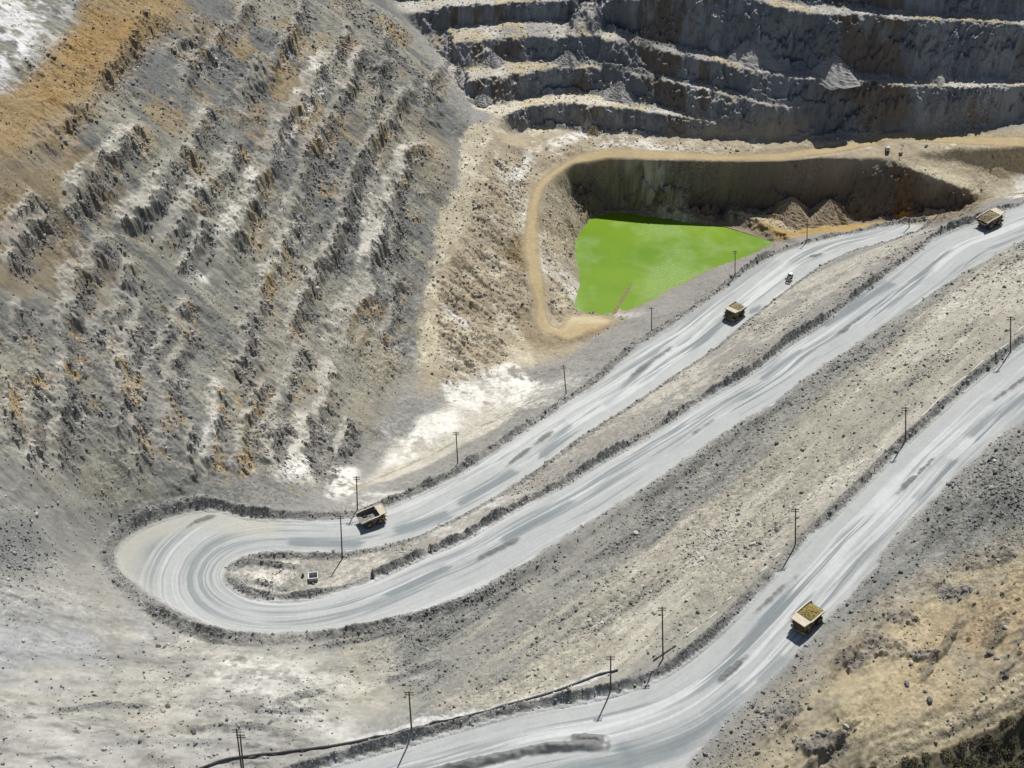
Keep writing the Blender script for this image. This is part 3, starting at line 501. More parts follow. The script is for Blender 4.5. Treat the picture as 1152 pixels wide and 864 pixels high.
# pale mineral crusts
lay(c3(.52,.49,.41), ss(.3, .8, m['floor']+.12*n1)*.75); lay(c3(.68,.665,.61), ss(.25, 1.1, m['white']+.24*tex(FB[1], A_, B_*.4, 110.)+.05*e2)*.85*ss(-1.7, .1, tex(FR[0], X, Y, 230.))); lay(c3(.62,.61,.57), m['gully']*ss(-.4, .8, tex(FB[1], X*2, Y*.6, 80.))*.8); lay(c3(.235,.19,.125), m['ring']*.85); lay(c3(.27,.205,.115), m['brownfan']*.9)
# tan road and strip
trd = ss(-.4, .8, stan+.3*e1); tv = mk(d_tanlow); lay(c3(.40,.32,.185), trd); lay(c3(.50,.43,.29), trd*ss(-.2, 1.2, tex(FB[0], mk(u_tan)*.08, tv, 60.))*.8); lay(c3(.30,.235,.135), trd*ss(.3, 1.4, tex(FB[1], mk(u_tan)*.05, tv, 50.))*.8); lay(c3(.27,.21,.125), trd*ss(1.6, .2, stan+.4*e2)*.6)
lay(c3(.30,.24,.15), ss(-1.6, -.3, stan)*(1-trd)*m['tan']*.7)
sgr = ss(-1., 1.2, sstr+1.3*e1+1.6*tex(FB[2], X, Y, 90.)); lay(c3(.43,.385,.28), sgr*.9); lay(c3(.53,.485,.375), sgr*ss(.0, 1.2, n3)*.7); lay(c3(.31,.27,.19), sgr*ss(.4, 1.5, tex(FB[1], X*2., Y*.5, 90.))*.6)
# berms: grey crushed rock
lay(c3(.225,.222,.205), berm*.85); lay(c3(.18,.18,.172), np.clip(berm*ss(2.0, 2.8, berm_h), 0, 1)*.5)
near = ss(-5, 0, road_s)*(1-road)*(1-berm); lay(c3(.285,.28,.26), near*.45)
# haul road surface: pale dust polished by tyres, damp streaks and patches from the water cart
s1 = tex(FR[0], ur*.035, vr+3, 105.); s2 = tex(FB[1], ur*.12, vr, 150.); s3 = .8*tex(FR[1], ur*.022, vr, 85.)+.45*tex(FB[2], ur*.04, vr, 60.); s4 = tex(FB[0], ur*.12, vr*.8, 160.)
lay(c3(.385,.40,.39), road); lay(c3(.52,.53,.52), road*ss(.2, 1.3, s3)*.9); lay(c3(.235,.255,.256), road*ss(-.1, 1.3, s1+.35*s4)*.9); lay(c3(.50,.50,.48), road*ss(.5, 1.5, s4)*.6)
damp = ss(.3, 1.25, s2+.3*s3+.4*s1); lay(c3(.20,.222,.226), road*damp*.88)
edge_d = ss(5.5, 0, road_s)*ss(-1, 1, road_s); lay(c3(.42,.42,.40), edge_d*.5)
lay(c3(.41,.40,.35), road*ss(uO((330,586)), uO((300,585)), uo)*ss(uO((185,679)), uO((129,622)), uo)*ss(14, 5, do)*(sab > scd)*.8)
DAMP = [[(845,800),(800,815),(760,836),(705,850)],[(705,850),(720,880)],[(1152,445),(1110,475),(1095,490)],[(1070,520),(1030,560)],[(880,740),(855,765)],[(830,780),(800,806)],[(905,335),(845,375)],[(740,395),(700,440),(680,455)],[(640,480),(610,510)],[(575,530),(520,565)],[(500,580),(450,597)],[(400,612),(330,610)],[(1000,320),(930,365)],[(900,395),(860,425)],[(640,565),(570,605)],[(500,640),(440,668)],[(935,300),(905,325),(850,350)]]
for k, P in enumerate(DAMP):
    d = bil(line_dist(np.array([hit0(*p) for p in P])), X, Y, MS); wd = 5.5 if k < 2 else (2.6+.5*(k % 3))
    lay(c3(.20,.222,.228), road*ss(wd, wd*.1, d+.9*s1+.8*s3)*.9)
lay(c3(.165,.165,.158), barm*.9)
lay(c3(.52,.50,.43), m['island']*ss(-.8, .3, n3)*.85)
swf = tex(FR[0], X*.6, Y, 200.); lay(c3(.20,.195,.175), Sw*(1-berm)*ss(.4, 1.8, swf+.4*n4)*.5); lay(c3(.41,.40,.36), Sw*(1-berm)*ss(.5, 1.8, -swf+.4*n1)*.5); hs = tex(RG[1], X*.8+Y*.5, (X*.5-Y*.8)*.25, 420.); lay(c3(.30,.295,.26), m['hpwest']*(1-berm)*.8); lay(c3(.43,.42,.375), m['hpwest']*(1-berm)*ss(.3, 1.8, hs+.5*n3)*.7); lay(c3(.20,.198,.18), m['hpwest']*(1-berm)*ss(.3, 1.6, -hs+.5*n4)*.6); lay(c3(.21,.212,.205), m['grubble']*.8)
lay(c3(.44,.395,.29), m['ramp']*.85); lay(c3(.40,.34,.23), m['ledge']*(1-st)*.85); lay(c3(.30,.245,.165), Lw*ss(1.3, .8, slope)*ss(9, 10.5, Z)*ss(17, 14, Z)*.8)
for P, c_, w0 in (([(395,549),(430,536),(470,518),(510,498),(540,481),(575,463),(610,446)], (.30,.27,.21), 1.3), ([(375,838),(425,827),(462,817),(525,804),(560,795),(610,781),(647,768),(690,752)], (.50,.495,.475), 2.2), ([(372,356),(300,352)], (.3,.3,.28), .1), ([(545,452),(575,446),(600,436)], (.33,.28,.2), .9), ([(500,455),(535,450),(555,458)], (.30,.26,.2), .8)):
    lay(c3(*c_), ss(w0, w0*.4, bil(line_dist(np.array([hit0(*q) for q in P])), X, Y, MS)+.6*e1)*(1-road)*(1-berm*.6)*.85)
lay(c3(.22,.17,.10), ss(2.2, 1.2, spit))
# small-scale mottling, stone by stone
sv = tex(WV, X, Y, 110.); sf = tex(WF, X, Y, 110.); stn = np.clip(1-road-trd*.8-.5*tread, .0, 1)
Ccol *= (1+stn*(.10*(sv-.5)+.04*n3))[..., None]; Ccol *= (1+(1-stn)*.02*n3)[..., None]
Ccol = np.clip(Ccol, .02, .85)
gravelly = np.clip(stn*(.30+.3*(G+berm*1.5+D+E*.5+fo*.6+scree*.5+rk)+.30*tex(FB[2], P_*.3, Q_, 110.)-.35*W), 0.02, 1)*(1-m['white']*.7)*(1-m['sedark']*.3)
print('colours', time.time()-T0)

# ------------------------------------------------------------------ materials
def mat(name, base=(.5,.5,.5), rough=.7, metal=0):
    M_ = bpy.data.materials.new(name); M_.use_nodes = True; b = M_.node_tree.nodes['Principled BSDF']
    b.inputs['Base Color'].default_value = (*base, 1); b.inputs['Roughness'].default_value = rough; b.inputs['Metallic'].default_value = metal
    return M_
def N(nt, t, **kw):
    n = nt.nodes.new(t)
    for k, v in kw.items(): setattr(n, k, v)
    return n
def ground_material():
    M_ = mat('ground_soil', rough=.95); nt = M_.node_tree; b = nt.nodes['Principled BSDF']; b.inputs['Specular IOR Level'].default_value = .15; lk = nt.links.new
    col = N(nt, 'ShaderNodeAttribute', attribute_name='Col'); gr = N(nt, 'ShaderNodeAttribute', attribute_name='gravel')
    co = N(nt, 'ShaderNodeTexCoord')
    no = N(nt, 'ShaderNodeTexNoise'); no.inputs['Scale'].default_value = .9; no.inputs['Detail'].default_value = 4; no.inputs['Roughness'].default_value = .6; lk(co.outputs['Object'], no.inputs['Vector'])
    vo = N(nt, 'ShaderNodeTexVoronoi'); vo.inputs['Scale'].default_value = .85; lk(co.outputs['Object'], vo.inputs['Vector'])
    vo2 = N(nt, 'ShaderNodeTexVoronoi'); vo2.inputs['Scale'].default_value = 2.1; lk(co.outputs['Object'], vo2.inputs['Vector'])
    sep = N(nt, 'ShaderNodeSeparateColor'); lk(vo.outputs['Color'], sep.inputs[0])
    # brightness factor
    m1 = N(nt, 'ShaderNodeMapRange'); m1.inputs[1].default_value = .25; m1.inputs[2].default_value = .75; lk(no.outputs['Fac'], m1.inputs[0])
    ra = N(nt, 'ShaderNodeMapRange'); ra.inputs[1].default_value = 0; ra.inputs[2].default_value = .35; ra.inputs[3].default_value = .95; ra.inputs[4].default_value = .78; lk(gr.outputs['Fac'], ra.inputs[0]); lk(ra.outputs[0], m1.inputs[3])
    rb = N(nt, 'ShaderNodeMath', operation='SUBTRACT'); rb.inputs[0].default_value = 2; lk(ra.outputs[0], rb.inputs[1]); lk(rb.outputs[0], m1.inputs[4])
    m2 = N(nt, 'ShaderNodeMapRange'); m2.inputs[1].default_value = 0; m2.inputs[2].default_value = 1; m2.inputs[3].default_value = .72; m2.inputs[4].default_value = 1.28; lk(sep.outputs[0], m2.inputs[0])
    mx = N(nt, 'ShaderNodeMix', data_type='FLOAT'); lk(gr.outputs['Fac'], mx.inputs[0]); mx.inputs[2].default_value = 1; lk(m2.outputs[0], mx.inputs[3])
    pr = N(nt, 'ShaderNodeMath', operation='MULTIPLY'); lk(m1.outputs[0], pr.inputs[0]); lk(mx.outputs[0], pr.inputs[1])
    vm = N(nt, 'ShaderNodeVectorMath', operation='SCALE'); lk(col.outputs['Color'], vm.inputs[0]); lk(pr.outputs[0], vm.inputs['Scale']); lk(vm.outputs[0], b.inputs['Base Color'])
    # relief: stones and grit
    h1 = N(nt, 'ShaderNodeMath', operation='MULTIPLY'); lk(vo.outputs['Distance'], h1.inputs[0]); h1.inputs[1].default_value = -.55
    h2 = N(nt, 'ShaderNodeMath', operation='MULTIPLY_ADD'); lk(vo2.outputs['Distance'], h2.inputs[0]); h2.inputs[1].default_value = -.25; lk(h1.outputs[0], h2.inputs[2])
    h3 = N(nt, 'ShaderNodeMath', operation='MULTIPLY'); lk(h2.outputs[0], h3.inputs[0]); lk(gr.outputs['Fac'], h3.inputs[1])
    h4 = N(nt, 'ShaderNodeMath', operation='MULTIPLY_ADD'); lk(no.outputs['Fac'], h4.inputs[0]); lk(gr.outputs['Alpha'], h4.inputs[1]); lk(h3.outputs[0], h4.inputs[2])
    ga = N(nt, 'ShaderNodeMapRange'); lk(gr.outputs['Fac'], ga.inputs[0]); ga.inputs[3].default_value = .015; ga.inputs[4].default_value = .22; lk(ga.outputs[0], h4.inputs[1])
    bu = N(nt, 'ShaderNodeBump'); bu.inputs['Strength'].default_value = .7; bu.inputs['Distance'].default_value = .7; lk(h4.outputs[0], bu.inputs['Height']); lk(bu.outputs[0], b.inputs['Normal'])
    return M_
GROUND = ground_material()

# ------------------------------------------------------------------ terrain objects
ZONES = [('ground', 'pale dusty ground and hillside round the haul roads'), ('haul_road', 'pale grey haul road with damp streaks, one hairpin and a junction'), ('pit_road', 'tan dirt road curving round the green lake'), ('pit_slope', 'stepped grey and ochre rock slope on the left'), ('pit_benches', 'dark shaded rock benches across the top'), ('berm', 'grey rubble windrow along the haul road edges')]
zone = np.zeros((NR, NC), np.int8)
zone[m['left'] > .5] = 3; zone[np.maximum(m['benches'], m['lakewall']) > .5] = 4; zone[berm > .5] = 5; zone[stan > 0] = 2; zone[road_s > 0] = 1
zf = zone[:-1, :-1]
def grid_object(name, fm, label):
    q = np.argwhere(fm); base = (q[:,0]*NC+q[:,1]).astype(np.int64); quads = np.stack([base, base+1, base+NC+1, base+NC], 1)
    used, inv = np.unique(quads.ravel(), return_inverse=True); nv, nf = len(used), len(quads)
    me = bpy.data.meshes.new(name); me.vertices.add(nv); me.loops.add(nf*4); me.polygons.add(nf)
    co = np.stack([X.ravel()[used], Y.ravel()[used], Z.ravel()[used]], 1).astype(np.float32); me.vertices.foreach_set('co', co.ravel())
    me.loops.foreach_set('vertex_index', inv.astype(np.int32).ravel()); me.polygons.foreach_set('loop_start', np.arange(nf, dtype=np.int32)*4)
    me.polygons.foreach_set('use_smooth', np.ones(nf, bool)); me.update(calc_edges=True)
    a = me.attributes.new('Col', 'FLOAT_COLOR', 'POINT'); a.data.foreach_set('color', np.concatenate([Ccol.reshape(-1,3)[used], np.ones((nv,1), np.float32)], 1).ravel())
    g = me.attributes.new('gravel', 'FLOAT', 'POINT'); g.data.foreach_set('value', gravelly.ravel()[used].astype(np.float32))
    me.materials.append(GROUND); o = bpy.data.objects.new(name, me); C.objects.link(o)
    o['kind'] = 'structure'; o['label'] = label; o['category'] = 'terrain' if 'road' not in name else 'road'; return o
for k, (nm, lb) in enumerate(ZONES): grid_object(nm, zf == k, lb)
print('terrain built', time.time()-T0)

def gz(x, y):                      # ground height on the finished terrain
    x = np.asarray(x, float); y = np.asarray(y, float)
    i = np.clip(np.searchsorted(YR, y)-1, 0, NR-2); ty = (y-YR[i])/(YR[i+1]-YR[i]); s = x/(.766*y+225); j = np.clip(np.searchsorted(SC, s)-1, 0, NC-2); tx = np.clip((s-SC[j])/(SC[j+1]-SC[j]), 0, 1)
    return (Z[i,j]*(1-tx)+Z[i,j+1]*tx)*(1-ty)+(Z[i+1,j]*(1-tx)+Z[i+1,j+1]*tx)*ty
def hit(px, py):
    t = np.arange(220, 1100, .25); rx, ry, rz = ray(px, py); x, y, z = rx*t, ry*t, CAM_Z+rz*t
    k = np.argmax(z < gz(x, y)); return Vector((float(x[k]), float(y[k]), float(gz(x[k], y[k]))))

# lake water
def water_material():
    M_ = mat('green_water', (.10,.28,.004), .2); nt = M_.node_tree; b = nt.nodes['Principled BSDF']; lk = nt.links.new; b.inputs['Specular IOR Level'].default_value = .35
    co = N(nt, 'ShaderNodeTexCoord'); n = N(nt, 'ShaderNodeTexNoise'); n.inputs['Scale'].default_value = .018; n.inputs['Detail'].default_value = 4; lk(co.outputs['Object'], n.inputs['Vector'])
    r = N(nt, 'ShaderNodeValToRGB'); r.color_ramp.elements[0].position = .36; r.color_ramp.elements[0].color = (.105,.215,.003,1); r.color_ramp.elements[1].position = .68; r.color_ramp.elements[1].color = (.165,.275,.006,1)
    lk(n.outputs['Fac'], r.inputs[0]); lk(r.outputs[0], b.inputs['Base Color'])
    mp = N(nt, 'ShaderNodeMapping'); mp.inputs['Rotation'].default_value = (0,0,.35); mp.inputs['Scale'].default_value = (.45,1,1); lk(co.outputs['Object'], mp.inputs['Vector'])
    w = N(nt, 'ShaderNodeTexNoise'); w.inputs['Scale'].default_value = 1.3; w.inputs['Detail'].default_value = 4; w.inputs['Roughness'].default_value = .6; lk(mp.outputs[0], w.inputs['Vector'])
    g = N(nt, 'ShaderNodeTexNoise'); g.inputs['Scale'].default_value = .026; g.inputs['Detail'].default_value = 3; g.inputs['Roughness'].default_value = .6; lk(co.outputs['Object'], g.inputs['Vector'])
    gr = N(nt, 'ShaderNodeMapRange'); gr.inputs[1].default_value = .44; gr.inputs[2].default_value = .66; gr.inputs[3].default_value = .04; gr.inputs[4].default_value = .45; lk(g.outputs['Fac'], gr.inputs[0])
    bu = N(nt, 'ShaderNodeBump'); bu.inputs['Distance'].default_value = .6; lk(gr.outputs[0], bu.inputs['Strength']); ro = N(nt, 'ShaderNodeMapRange'); ro.inputs[1].default_value = .44; ro.inputs[2].default_value = .66; ro.inputs[3].default_value = .28; ro.inputs[4].default_value = .44; lk(g.outputs['Fac'], ro.inputs[0]); lk(ro.outputs[0], b.inputs['Roughness']); lk(w.outputs['Fac'], bu.inputs['Height']); lk(bu.outputs[0], b.inputs['Normal'])
    return M_
cx_, cy_ = sh[:,0].mean(), sh[:,1].mean(); ang_s = np.arctan2(sh[:,1]-cy_, sh[:,0]-cx_)
bm = bmesh.new(); vs = []
for p in sh:
    d = Vector((p[0]-cx_, p[1]-cy_)); d = d*(1+5/d.length); vs.append(bm.verts.new((cx_+d.x, cy_+d.y, 0)))
bm.faces.new(vs); bmesh.ops.triangulate(bm, faces=bm.faces[:]); me = bpy.data.meshes.new('lake_water'); bm.to_mesh(me); bm.free()
for p_ in me.polygons:
    if p_.normal.z < 0: p_.flip()
me.materials.append(water_material()); lake = bpy.data.objects.new('lake_water', me); C.objects.link(lake); lake['kind'] = 'structure'; lake['label'] = 'bright green water of the pit lake'; lake['category'] = 'water'

# ------------------------------------------------------------------ camera, sun, sky
cam = bpy.data.cameras.new('camera'); cam.sensor_width = 36; cam.lens = 36*FPX/1152; cam.clip_start = 1; cam.clip_end = 5000
co_ = bpy.data.objects.new('camera', cam); C.objects.link(co_); co_.location = (0, 0, CAM_Z); co_.rotation_euler = (math.pi/2-PITCH, 0, 0); bpy.context.scene.camera = co_
SUN_EL, SUN_AZ = R(59), R(20)       # azimuth from straight ahead, towards the right
sd = Vector((math.sin(SUN_AZ)*math.cos(SUN_EL), math.cos(SUN_AZ)*math.cos(SUN_EL), math.sin(SUN_EL)))
sl_ = bpy.data.lights.new('sun', 'SUN'); sl_.energy = 5.0; sl_.angle = R(.5); sl_.color = (1,.972,.93)
so = bpy.data.objects.new('sun', sl_); C.objects.link(so); so.rotation_euler = sd.to_track_quat('Z', 'Y').to_euler(); so.location = (100, 300, 600)
w_ = bpy.data.worlds.new('World'); bpy.context.scene.world = w_; w_.use_nodes = True; nt = w_.node_tree
sky = nt.nodes.new('ShaderNodeTexSky'); sky.sky_type = 'NISHITA'; sky.sun_disc = False; sky.sun_elevation = SUN_EL; sky.sun_rotation = SUN_AZ
nt.links.new(sky.outputs[0], nt.nodes['Background'].inputs[0]); nt.nodes['Background'].inputs[1].default_value = .055
vs_ = bpy.context.scene.view_settings; vs_.view_transform = 'Standard'; vs_.look = 'None'; vs_.exposure = -0.02; vs_.gamma = 1
# ------------------------------------------------------------------ helpers for things
class MB:
    def __init__(s): s.v, s.f = [], []
    def add(s, vs, fs):
        o = len(s.v); s.v += [tuple(v) for v in vs]; s.f += [tuple(i+o for i in f) for f in fs]; return s
    def hexa(s, b, t):                 # bottom 4, top 4 (counter-clockwise from above)
        return s.add(list(b)+list(t), [(3,2,1,0),(4,5,6,7),(0,1,5,4),(1,2,6,5),(2,3,7,6),(3,0,4,7)])
    def box(s, x0, x1, y0, y1, z0, z1, tx=0, ty=0):      # tx, ty: taper of the top
        return s.hexa([(x0,y0,z0),(x1,y0,z0),(x1,y1,z0),(x0,y1,z0)], [(x0+tx,y0+ty,z1),(x1-tx,y0+ty,z1),(x1-tx,y1-ty,z1),(x0+tx,y1-ty,z1)])
    def cyl(s, a, b, r, n=12, r2=None):
        a, b = Vector(a), Vector(b); d = (b-a).normalized(); u = d.orthogonal().normalized(); w = d.cross(u); r2 = r if r2 is None else r2
        vs = [a+(u*math.cos(t)+w*math.sin(t))*r for t in [2*math.pi*k/n for k in range(n)]]+[b+(u*math.cos(t)+w*math.sin(t))*r2 for t in [2*math.pi*k/n for k in range(n)]]
        return s.add(vs, [tuple(range(n-1,-1,-1)), tuple(range(n,2*n))]+[(k,(k+1)%n,n+(k+1)%n,n+k) for k in range(n)])
    def rings(s, rings):               # lofted closed rings
        n = len(rings[0]); vs = [p for r_ in rings for p in r_]; fs = [tuple(range(n-1,-1,-1)), tuple((len(rings)-1)*n+k for k in range(n))]
        for a in range(len(rings)-1): fs += [(a*n+k, a*n+(k+1)%n, (a+1)*n+(k+1)%n, (a+1)*n+k) for k in range(n)]
        return s.add(vs, fs)
    def build(s, name, m, parent=None, bevel=0, smooth=False):
        me = bpy.data.meshes.new(name); me.from_pydata(s.v, [], s.f); me.update()
        if bevel:
            b = bmesh.new(); b.from_mesh(me); bmesh.ops.bevel(b, geom=[e for e in b.edges], offset=bevel, segments=1, affect='EDGES'); b.to_mesh(me); b.free()
        if smooth: me.polygons.foreach_set('use_smooth', [True]*len(me.polygons))
        me.materials.append(m); o = bpy.data.objects.new(name, me); C.objects.link(o)
        if parent: o.parent = parent
        return o
def tag(o, label, cat, group=None, kind=None):
    o['label'] = label; o['category'] = cat
    if group: o['group'] = group
    if kind: o['kind'] = kind
    return o
def empty(name, loc=(0,0,0), rz=0):
    o = bpy.data.objects.new(name, None); C.objects.link(o); o.location = loc; o.rotation_euler = (0,0,rz); return o
KIDS = {}
def copy_tree(o, parent=None):
    c = o.copy(); C.objects.link(c); c.parent = parent
    if o.name not in KIDS: KIDS[o.name] = [k for k in C.objects if k.parent == o]
    for ch in KIDS[o.name]: copy_tree(ch, c)
    return c
def dusty(name, base, dust=(.42,.40,.36), rough=.6, amount=.5, scale=1.1, metal=0):
    M_ = mat(name, base, rough, metal); nt = M_.node_tree; b = nt.nodes['Principled BSDF']
    co = N(nt, 'ShaderNodeTexCoord'); n = N(nt, 'ShaderNodeTexNoise'); n.inputs['Scale'].default_value = scale; n.inputs['Detail'].default_value = 5; nt.links.new(co.outputs['Object'], n.inputs['Vector'])
    r = N(nt, 'ShaderNodeMapRange'); r.inputs[1].default_value = .35; r.inputs[2].default_value = .7; r.inputs[4].default_value = amount; nt.links.new(n.outputs['Fac'], r.inputs[0])
    mx = N(nt, 'ShaderNodeMix', data_type='RGBA'); mx.inputs[6].default_value = (*base,1); mx.inputs[7].default_value = (*dust,1); nt.links.new(r.outputs[0], mx.inputs[0]); nt.links.new(mx.outputs[2], b.inputs['Base Color'])
    return M_
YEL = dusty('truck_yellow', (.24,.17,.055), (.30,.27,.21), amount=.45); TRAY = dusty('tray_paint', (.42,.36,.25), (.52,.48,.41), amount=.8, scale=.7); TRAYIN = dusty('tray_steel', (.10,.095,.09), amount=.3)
RUB = dusty('tyre_rubber', (.025,.025,.027), (.14,.13,.12), .9, .4); DARK = dusty('dark_steel', (.045,.045,.048), amount=.25); GLS = mat('cab_glass', (.03,.04,.045), .08); LMP = mat('lamp_glass', (.7,.7,.65), .2)
WHT = dusty('white_paint', (.75,.75,.73), amount=.3); GREY = dusty('grey_paint', (.40,.40,.42), amount=.4); WOOD = dusty('weathered_wood', (.055,.038,.026), (.12,.10,.08), .9, .6, 2.); INS = mat('insulator_ceramic', (.25,.18,.14), .3)

# ------------------------------------------------------------------ haul trucks (front towards +x)
def wheel(parent, x, y, r=1.72, w=1.15):
    s = 1 if y > 0 else -1; n = 22; t = MB(); pr = [(-.5*w, .58*r), (-.5*w, .9*r), (-.38*w, r), (.38*w, r), (.5*w, .9*r), (.5*w, .58*r)]
    vs = []; fs = []
    for k in range(n):
        a = 2*math.pi*k/n
        for (o, rr) in pr: vs.append((x+rr*math.cos(a), y+o, r+rr*math.sin(a)))
    m_ = len(pr)
    for k in range(n):
        for q in range(m_): fs.append((k*m_+q, k*m_+(q+1)%m_, ((k+1)%n)*m_+(q+1)%m_, ((k+1)%n)*m_+q))
    t.add(vs, fs)
    for k in range(n):                 # tread lugs
        a = 2*math.pi*(k+.5)/n; c_, s_ = math.cos(a), math.sin(a); q = []
        for rr in (r*.985, r*1.03):
            for (da, o) in ((-.07,-.44*w),(.07,-.44*w),(.07,.44*w),(-.07,.44*w)): q.append((x+rr*math.cos(a+da), y+o, r+rr*math.sin(a+da)))
        t.add(q, [(0,1,2,3),(7,6,5,4),(0,4,5,1),(1,5,6,2),(2,6,7,3),(3,7,4,0)])
    o = t.build('wheel', RUB, parent)
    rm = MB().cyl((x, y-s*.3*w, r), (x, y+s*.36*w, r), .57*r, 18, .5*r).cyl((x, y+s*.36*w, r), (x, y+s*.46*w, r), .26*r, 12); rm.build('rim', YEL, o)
def make_truck(name):
    t = empty(name)
    f = MB().box(-5.0, 5.0, -1.25, -.75, 1.5, 2.35).box(-5.0, 5.0, .75, 1.25, 1.5, 2.35).box(-3.2, -2.4, -1.9, 1.9, 1.3, 2.2).box(2.5, 3.6, -2.2, 2.2, 1.35, 2.1).box(-5.3, -4.9, -1.4, 1.4, 1.4, 2.4)
    f.cyl((-2.6,-2.9,1.72), (-2.6,2.9,1.72), .55, 12).cyl((3.1,-2.9,1.72), (3.1,2.9,1.72), .4, 12); f.build('chassis', DARK, t, .03)
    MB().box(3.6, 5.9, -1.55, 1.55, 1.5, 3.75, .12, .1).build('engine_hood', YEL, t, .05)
    g = MB()
    for k in range(9): g.box(5.86, 5.97, -1.3+k*.3, -1.12+k*.3, 1.75, 3.45)
    g.build('grille', DARK, t)
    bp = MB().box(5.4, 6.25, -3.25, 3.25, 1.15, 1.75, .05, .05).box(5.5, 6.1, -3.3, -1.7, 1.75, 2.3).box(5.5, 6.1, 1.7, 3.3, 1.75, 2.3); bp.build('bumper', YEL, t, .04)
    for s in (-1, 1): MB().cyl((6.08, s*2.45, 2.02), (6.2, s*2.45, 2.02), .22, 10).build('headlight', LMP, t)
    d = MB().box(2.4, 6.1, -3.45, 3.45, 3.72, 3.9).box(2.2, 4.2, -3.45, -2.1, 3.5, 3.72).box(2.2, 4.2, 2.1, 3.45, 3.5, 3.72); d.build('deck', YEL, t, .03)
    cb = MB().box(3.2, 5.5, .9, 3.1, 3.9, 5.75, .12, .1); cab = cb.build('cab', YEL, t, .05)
    MB().box(5.36, 5.5, 1.1, 2.9, 4.6, 5.5).build('windscreen', GLS, cab); MB().box(3.5, 5.2, 3.0, 3.09, 4.6, 5.5).build('side_window', GLS, cab); MB().box(3.5, 5.2, .91, 1.0, 4.6, 5.5).build('side_window', GLS, cab)
    MB().box(3.2, 5.0, -3.0, -1.3, 3.9, 4.9, .05, .05).cyl((3.4,-.5,3.9), (3.4,-.5,5.4), .3, 10).build('equipment_locker', DARK, t)
    for s in (-1, 1):
        h = MB(); h.cyl((6.0, s*3.35, 4.9), (2.6, s*3.35, 4.9), .05, 6)
        for x in (6.0, 4.3, 2.6): h.cyl((x, s*3.35, 3.9), (x, s*3.35, 4.9), .05, 6)
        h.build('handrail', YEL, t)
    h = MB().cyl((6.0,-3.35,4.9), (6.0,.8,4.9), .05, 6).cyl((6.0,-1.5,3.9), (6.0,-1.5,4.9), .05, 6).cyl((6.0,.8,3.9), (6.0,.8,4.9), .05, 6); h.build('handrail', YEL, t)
    l = MB().cyl((6.2,-1.2,1.2), (5.95,-1.9,3.9), .06, 6).cyl((6.2,-.7,1.2), (5.95,-1.4,3.9), .06, 6)
    for k in range(8): q = k/7; l.box(6.0-.2*q+.1, 6.35-.25*q, -1.2-.7*q, -.7-.7*q, 1.25+2.6*q, 1.32+2.6*q)
    l.build('ladder', DARK, t)
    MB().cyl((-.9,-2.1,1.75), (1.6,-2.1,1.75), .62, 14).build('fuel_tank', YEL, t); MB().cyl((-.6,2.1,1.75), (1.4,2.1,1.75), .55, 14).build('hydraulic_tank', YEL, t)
    hs = MB(); hs.cyl((.6,-.95,1.9), (-.7,-.95,3.6), .2, 10).cyl((.6,.95,1.9), (-.7,.95,3.6), .2, 10); hs.build('hoist_cylinder', DARK, t)
    # dump body: floor, flared side walls with ribs, front wall, canopy over the cab
    FL = [(-6.3,3.35),(-3.2,2.75),(1.6,2.95),(2.75,4.6)]; TP = [(-6.3,4.65),(-3.2,5.35),(1.6,5.75),(2.75,5.95)]; HW, FW = 3.55, 2.75
    b = MB()
    for k in range(3):
        (xa, za), (xb, zb) = FL[k], FL[k+1]
        b.hexa([(xa,-FW,za-.22),(xb,-FW,zb-.22),(xb,FW,zb-.22),(xa,FW,za-.22)], [(xa,-FW,za),(xb,-FW,zb),(xb,FW,zb),(xa,FW,za)])
        (xc, zc), (xd, zd) = TP[k], TP[k+1]
        for s in (-1, 1):
            q = [(xa,s*FW,za-.22),(xb,s*FW,zb-.22),(xb,s*(FW-.2),zb),(xa,s*(FW-.2),za)]; u = [(xc,s*HW,zc),(xd,s*HW,zd),(xd,s*(HW-.24),zd),(xc,s*(HW-.24),zc)]
            if s > 0: q, u = q[::-1], u[::-1]
            b.hexa(q, u)
    for x in (-5.2,-3.9,-2.6,-1.3,0,1.3):                     # stiffening ribs
        zf_ = np.interp(x, [p[0] for p in FL], [p[1] for p in FL])-.3; zt_ = np.interp(x, [p[0] for p in TP], [p[1] for p in TP])-.05
        for s in (-1, 1):
            q = [(x-.13,s*(FW+.0),zf_),(x+.13,s*FW,zf_),(x+.13,s*(FW+.2),zf_),(x-.13,s*(FW+.2),zf_)]; u = [(x-.13,s*(HW+.0),zt_),(x+.13,s*HW,zt_),(x+.13,s*(HW+.16),zt_),(x-.13,s*(HW+.16),zt_)]
            if s < 0: q, u = q[::-1], u[::-1]
            b.hexa(q, u)
    body = b.build('dump_body', TRAYIN, t)
    for s in (-1, 1):
        rim_ = MB()
        for k in range(3):
            (xc, zc), (xd, zd) = TP[k], TP[k+1]; y0, y1 = (HW-.3, HW+.18) if s > 0 else (-HW-.18, -HW+.3)
            rim_.hexa([(xc,y0,zc),(xd,y0,zd),(xd,y1,zd),(xc,y1,zc)], [(xc,y0,zc+.2),(xd,y0,zd+.2),(xd,y1,zd+.2),(xc,y1,zc+.2)])
        rim_.build('top_rail', TRAY, body)
    cn = MB(); cn.hexa([(2.7,-HW,5.9),(6.3,-3.2,6.2),(6.3,3.2,6.2),(2.7,HW,5.9)], [(2.7,-HW,6.12),(6.3,-3.2,6.4),(6.3,3.2,6.4),(2.7,HW,6.12)])
    cn.hexa([(6.1,-3.2,6.4),(6.3,-3.2,6.4),(6.3,3.2,6.4),(6.1,3.2,6.4)], [(6.1,-3.2,6.6),(6.3,-3.2,6.6),(6.3,3.2,6.6),(6.1,3.2,6.6)])
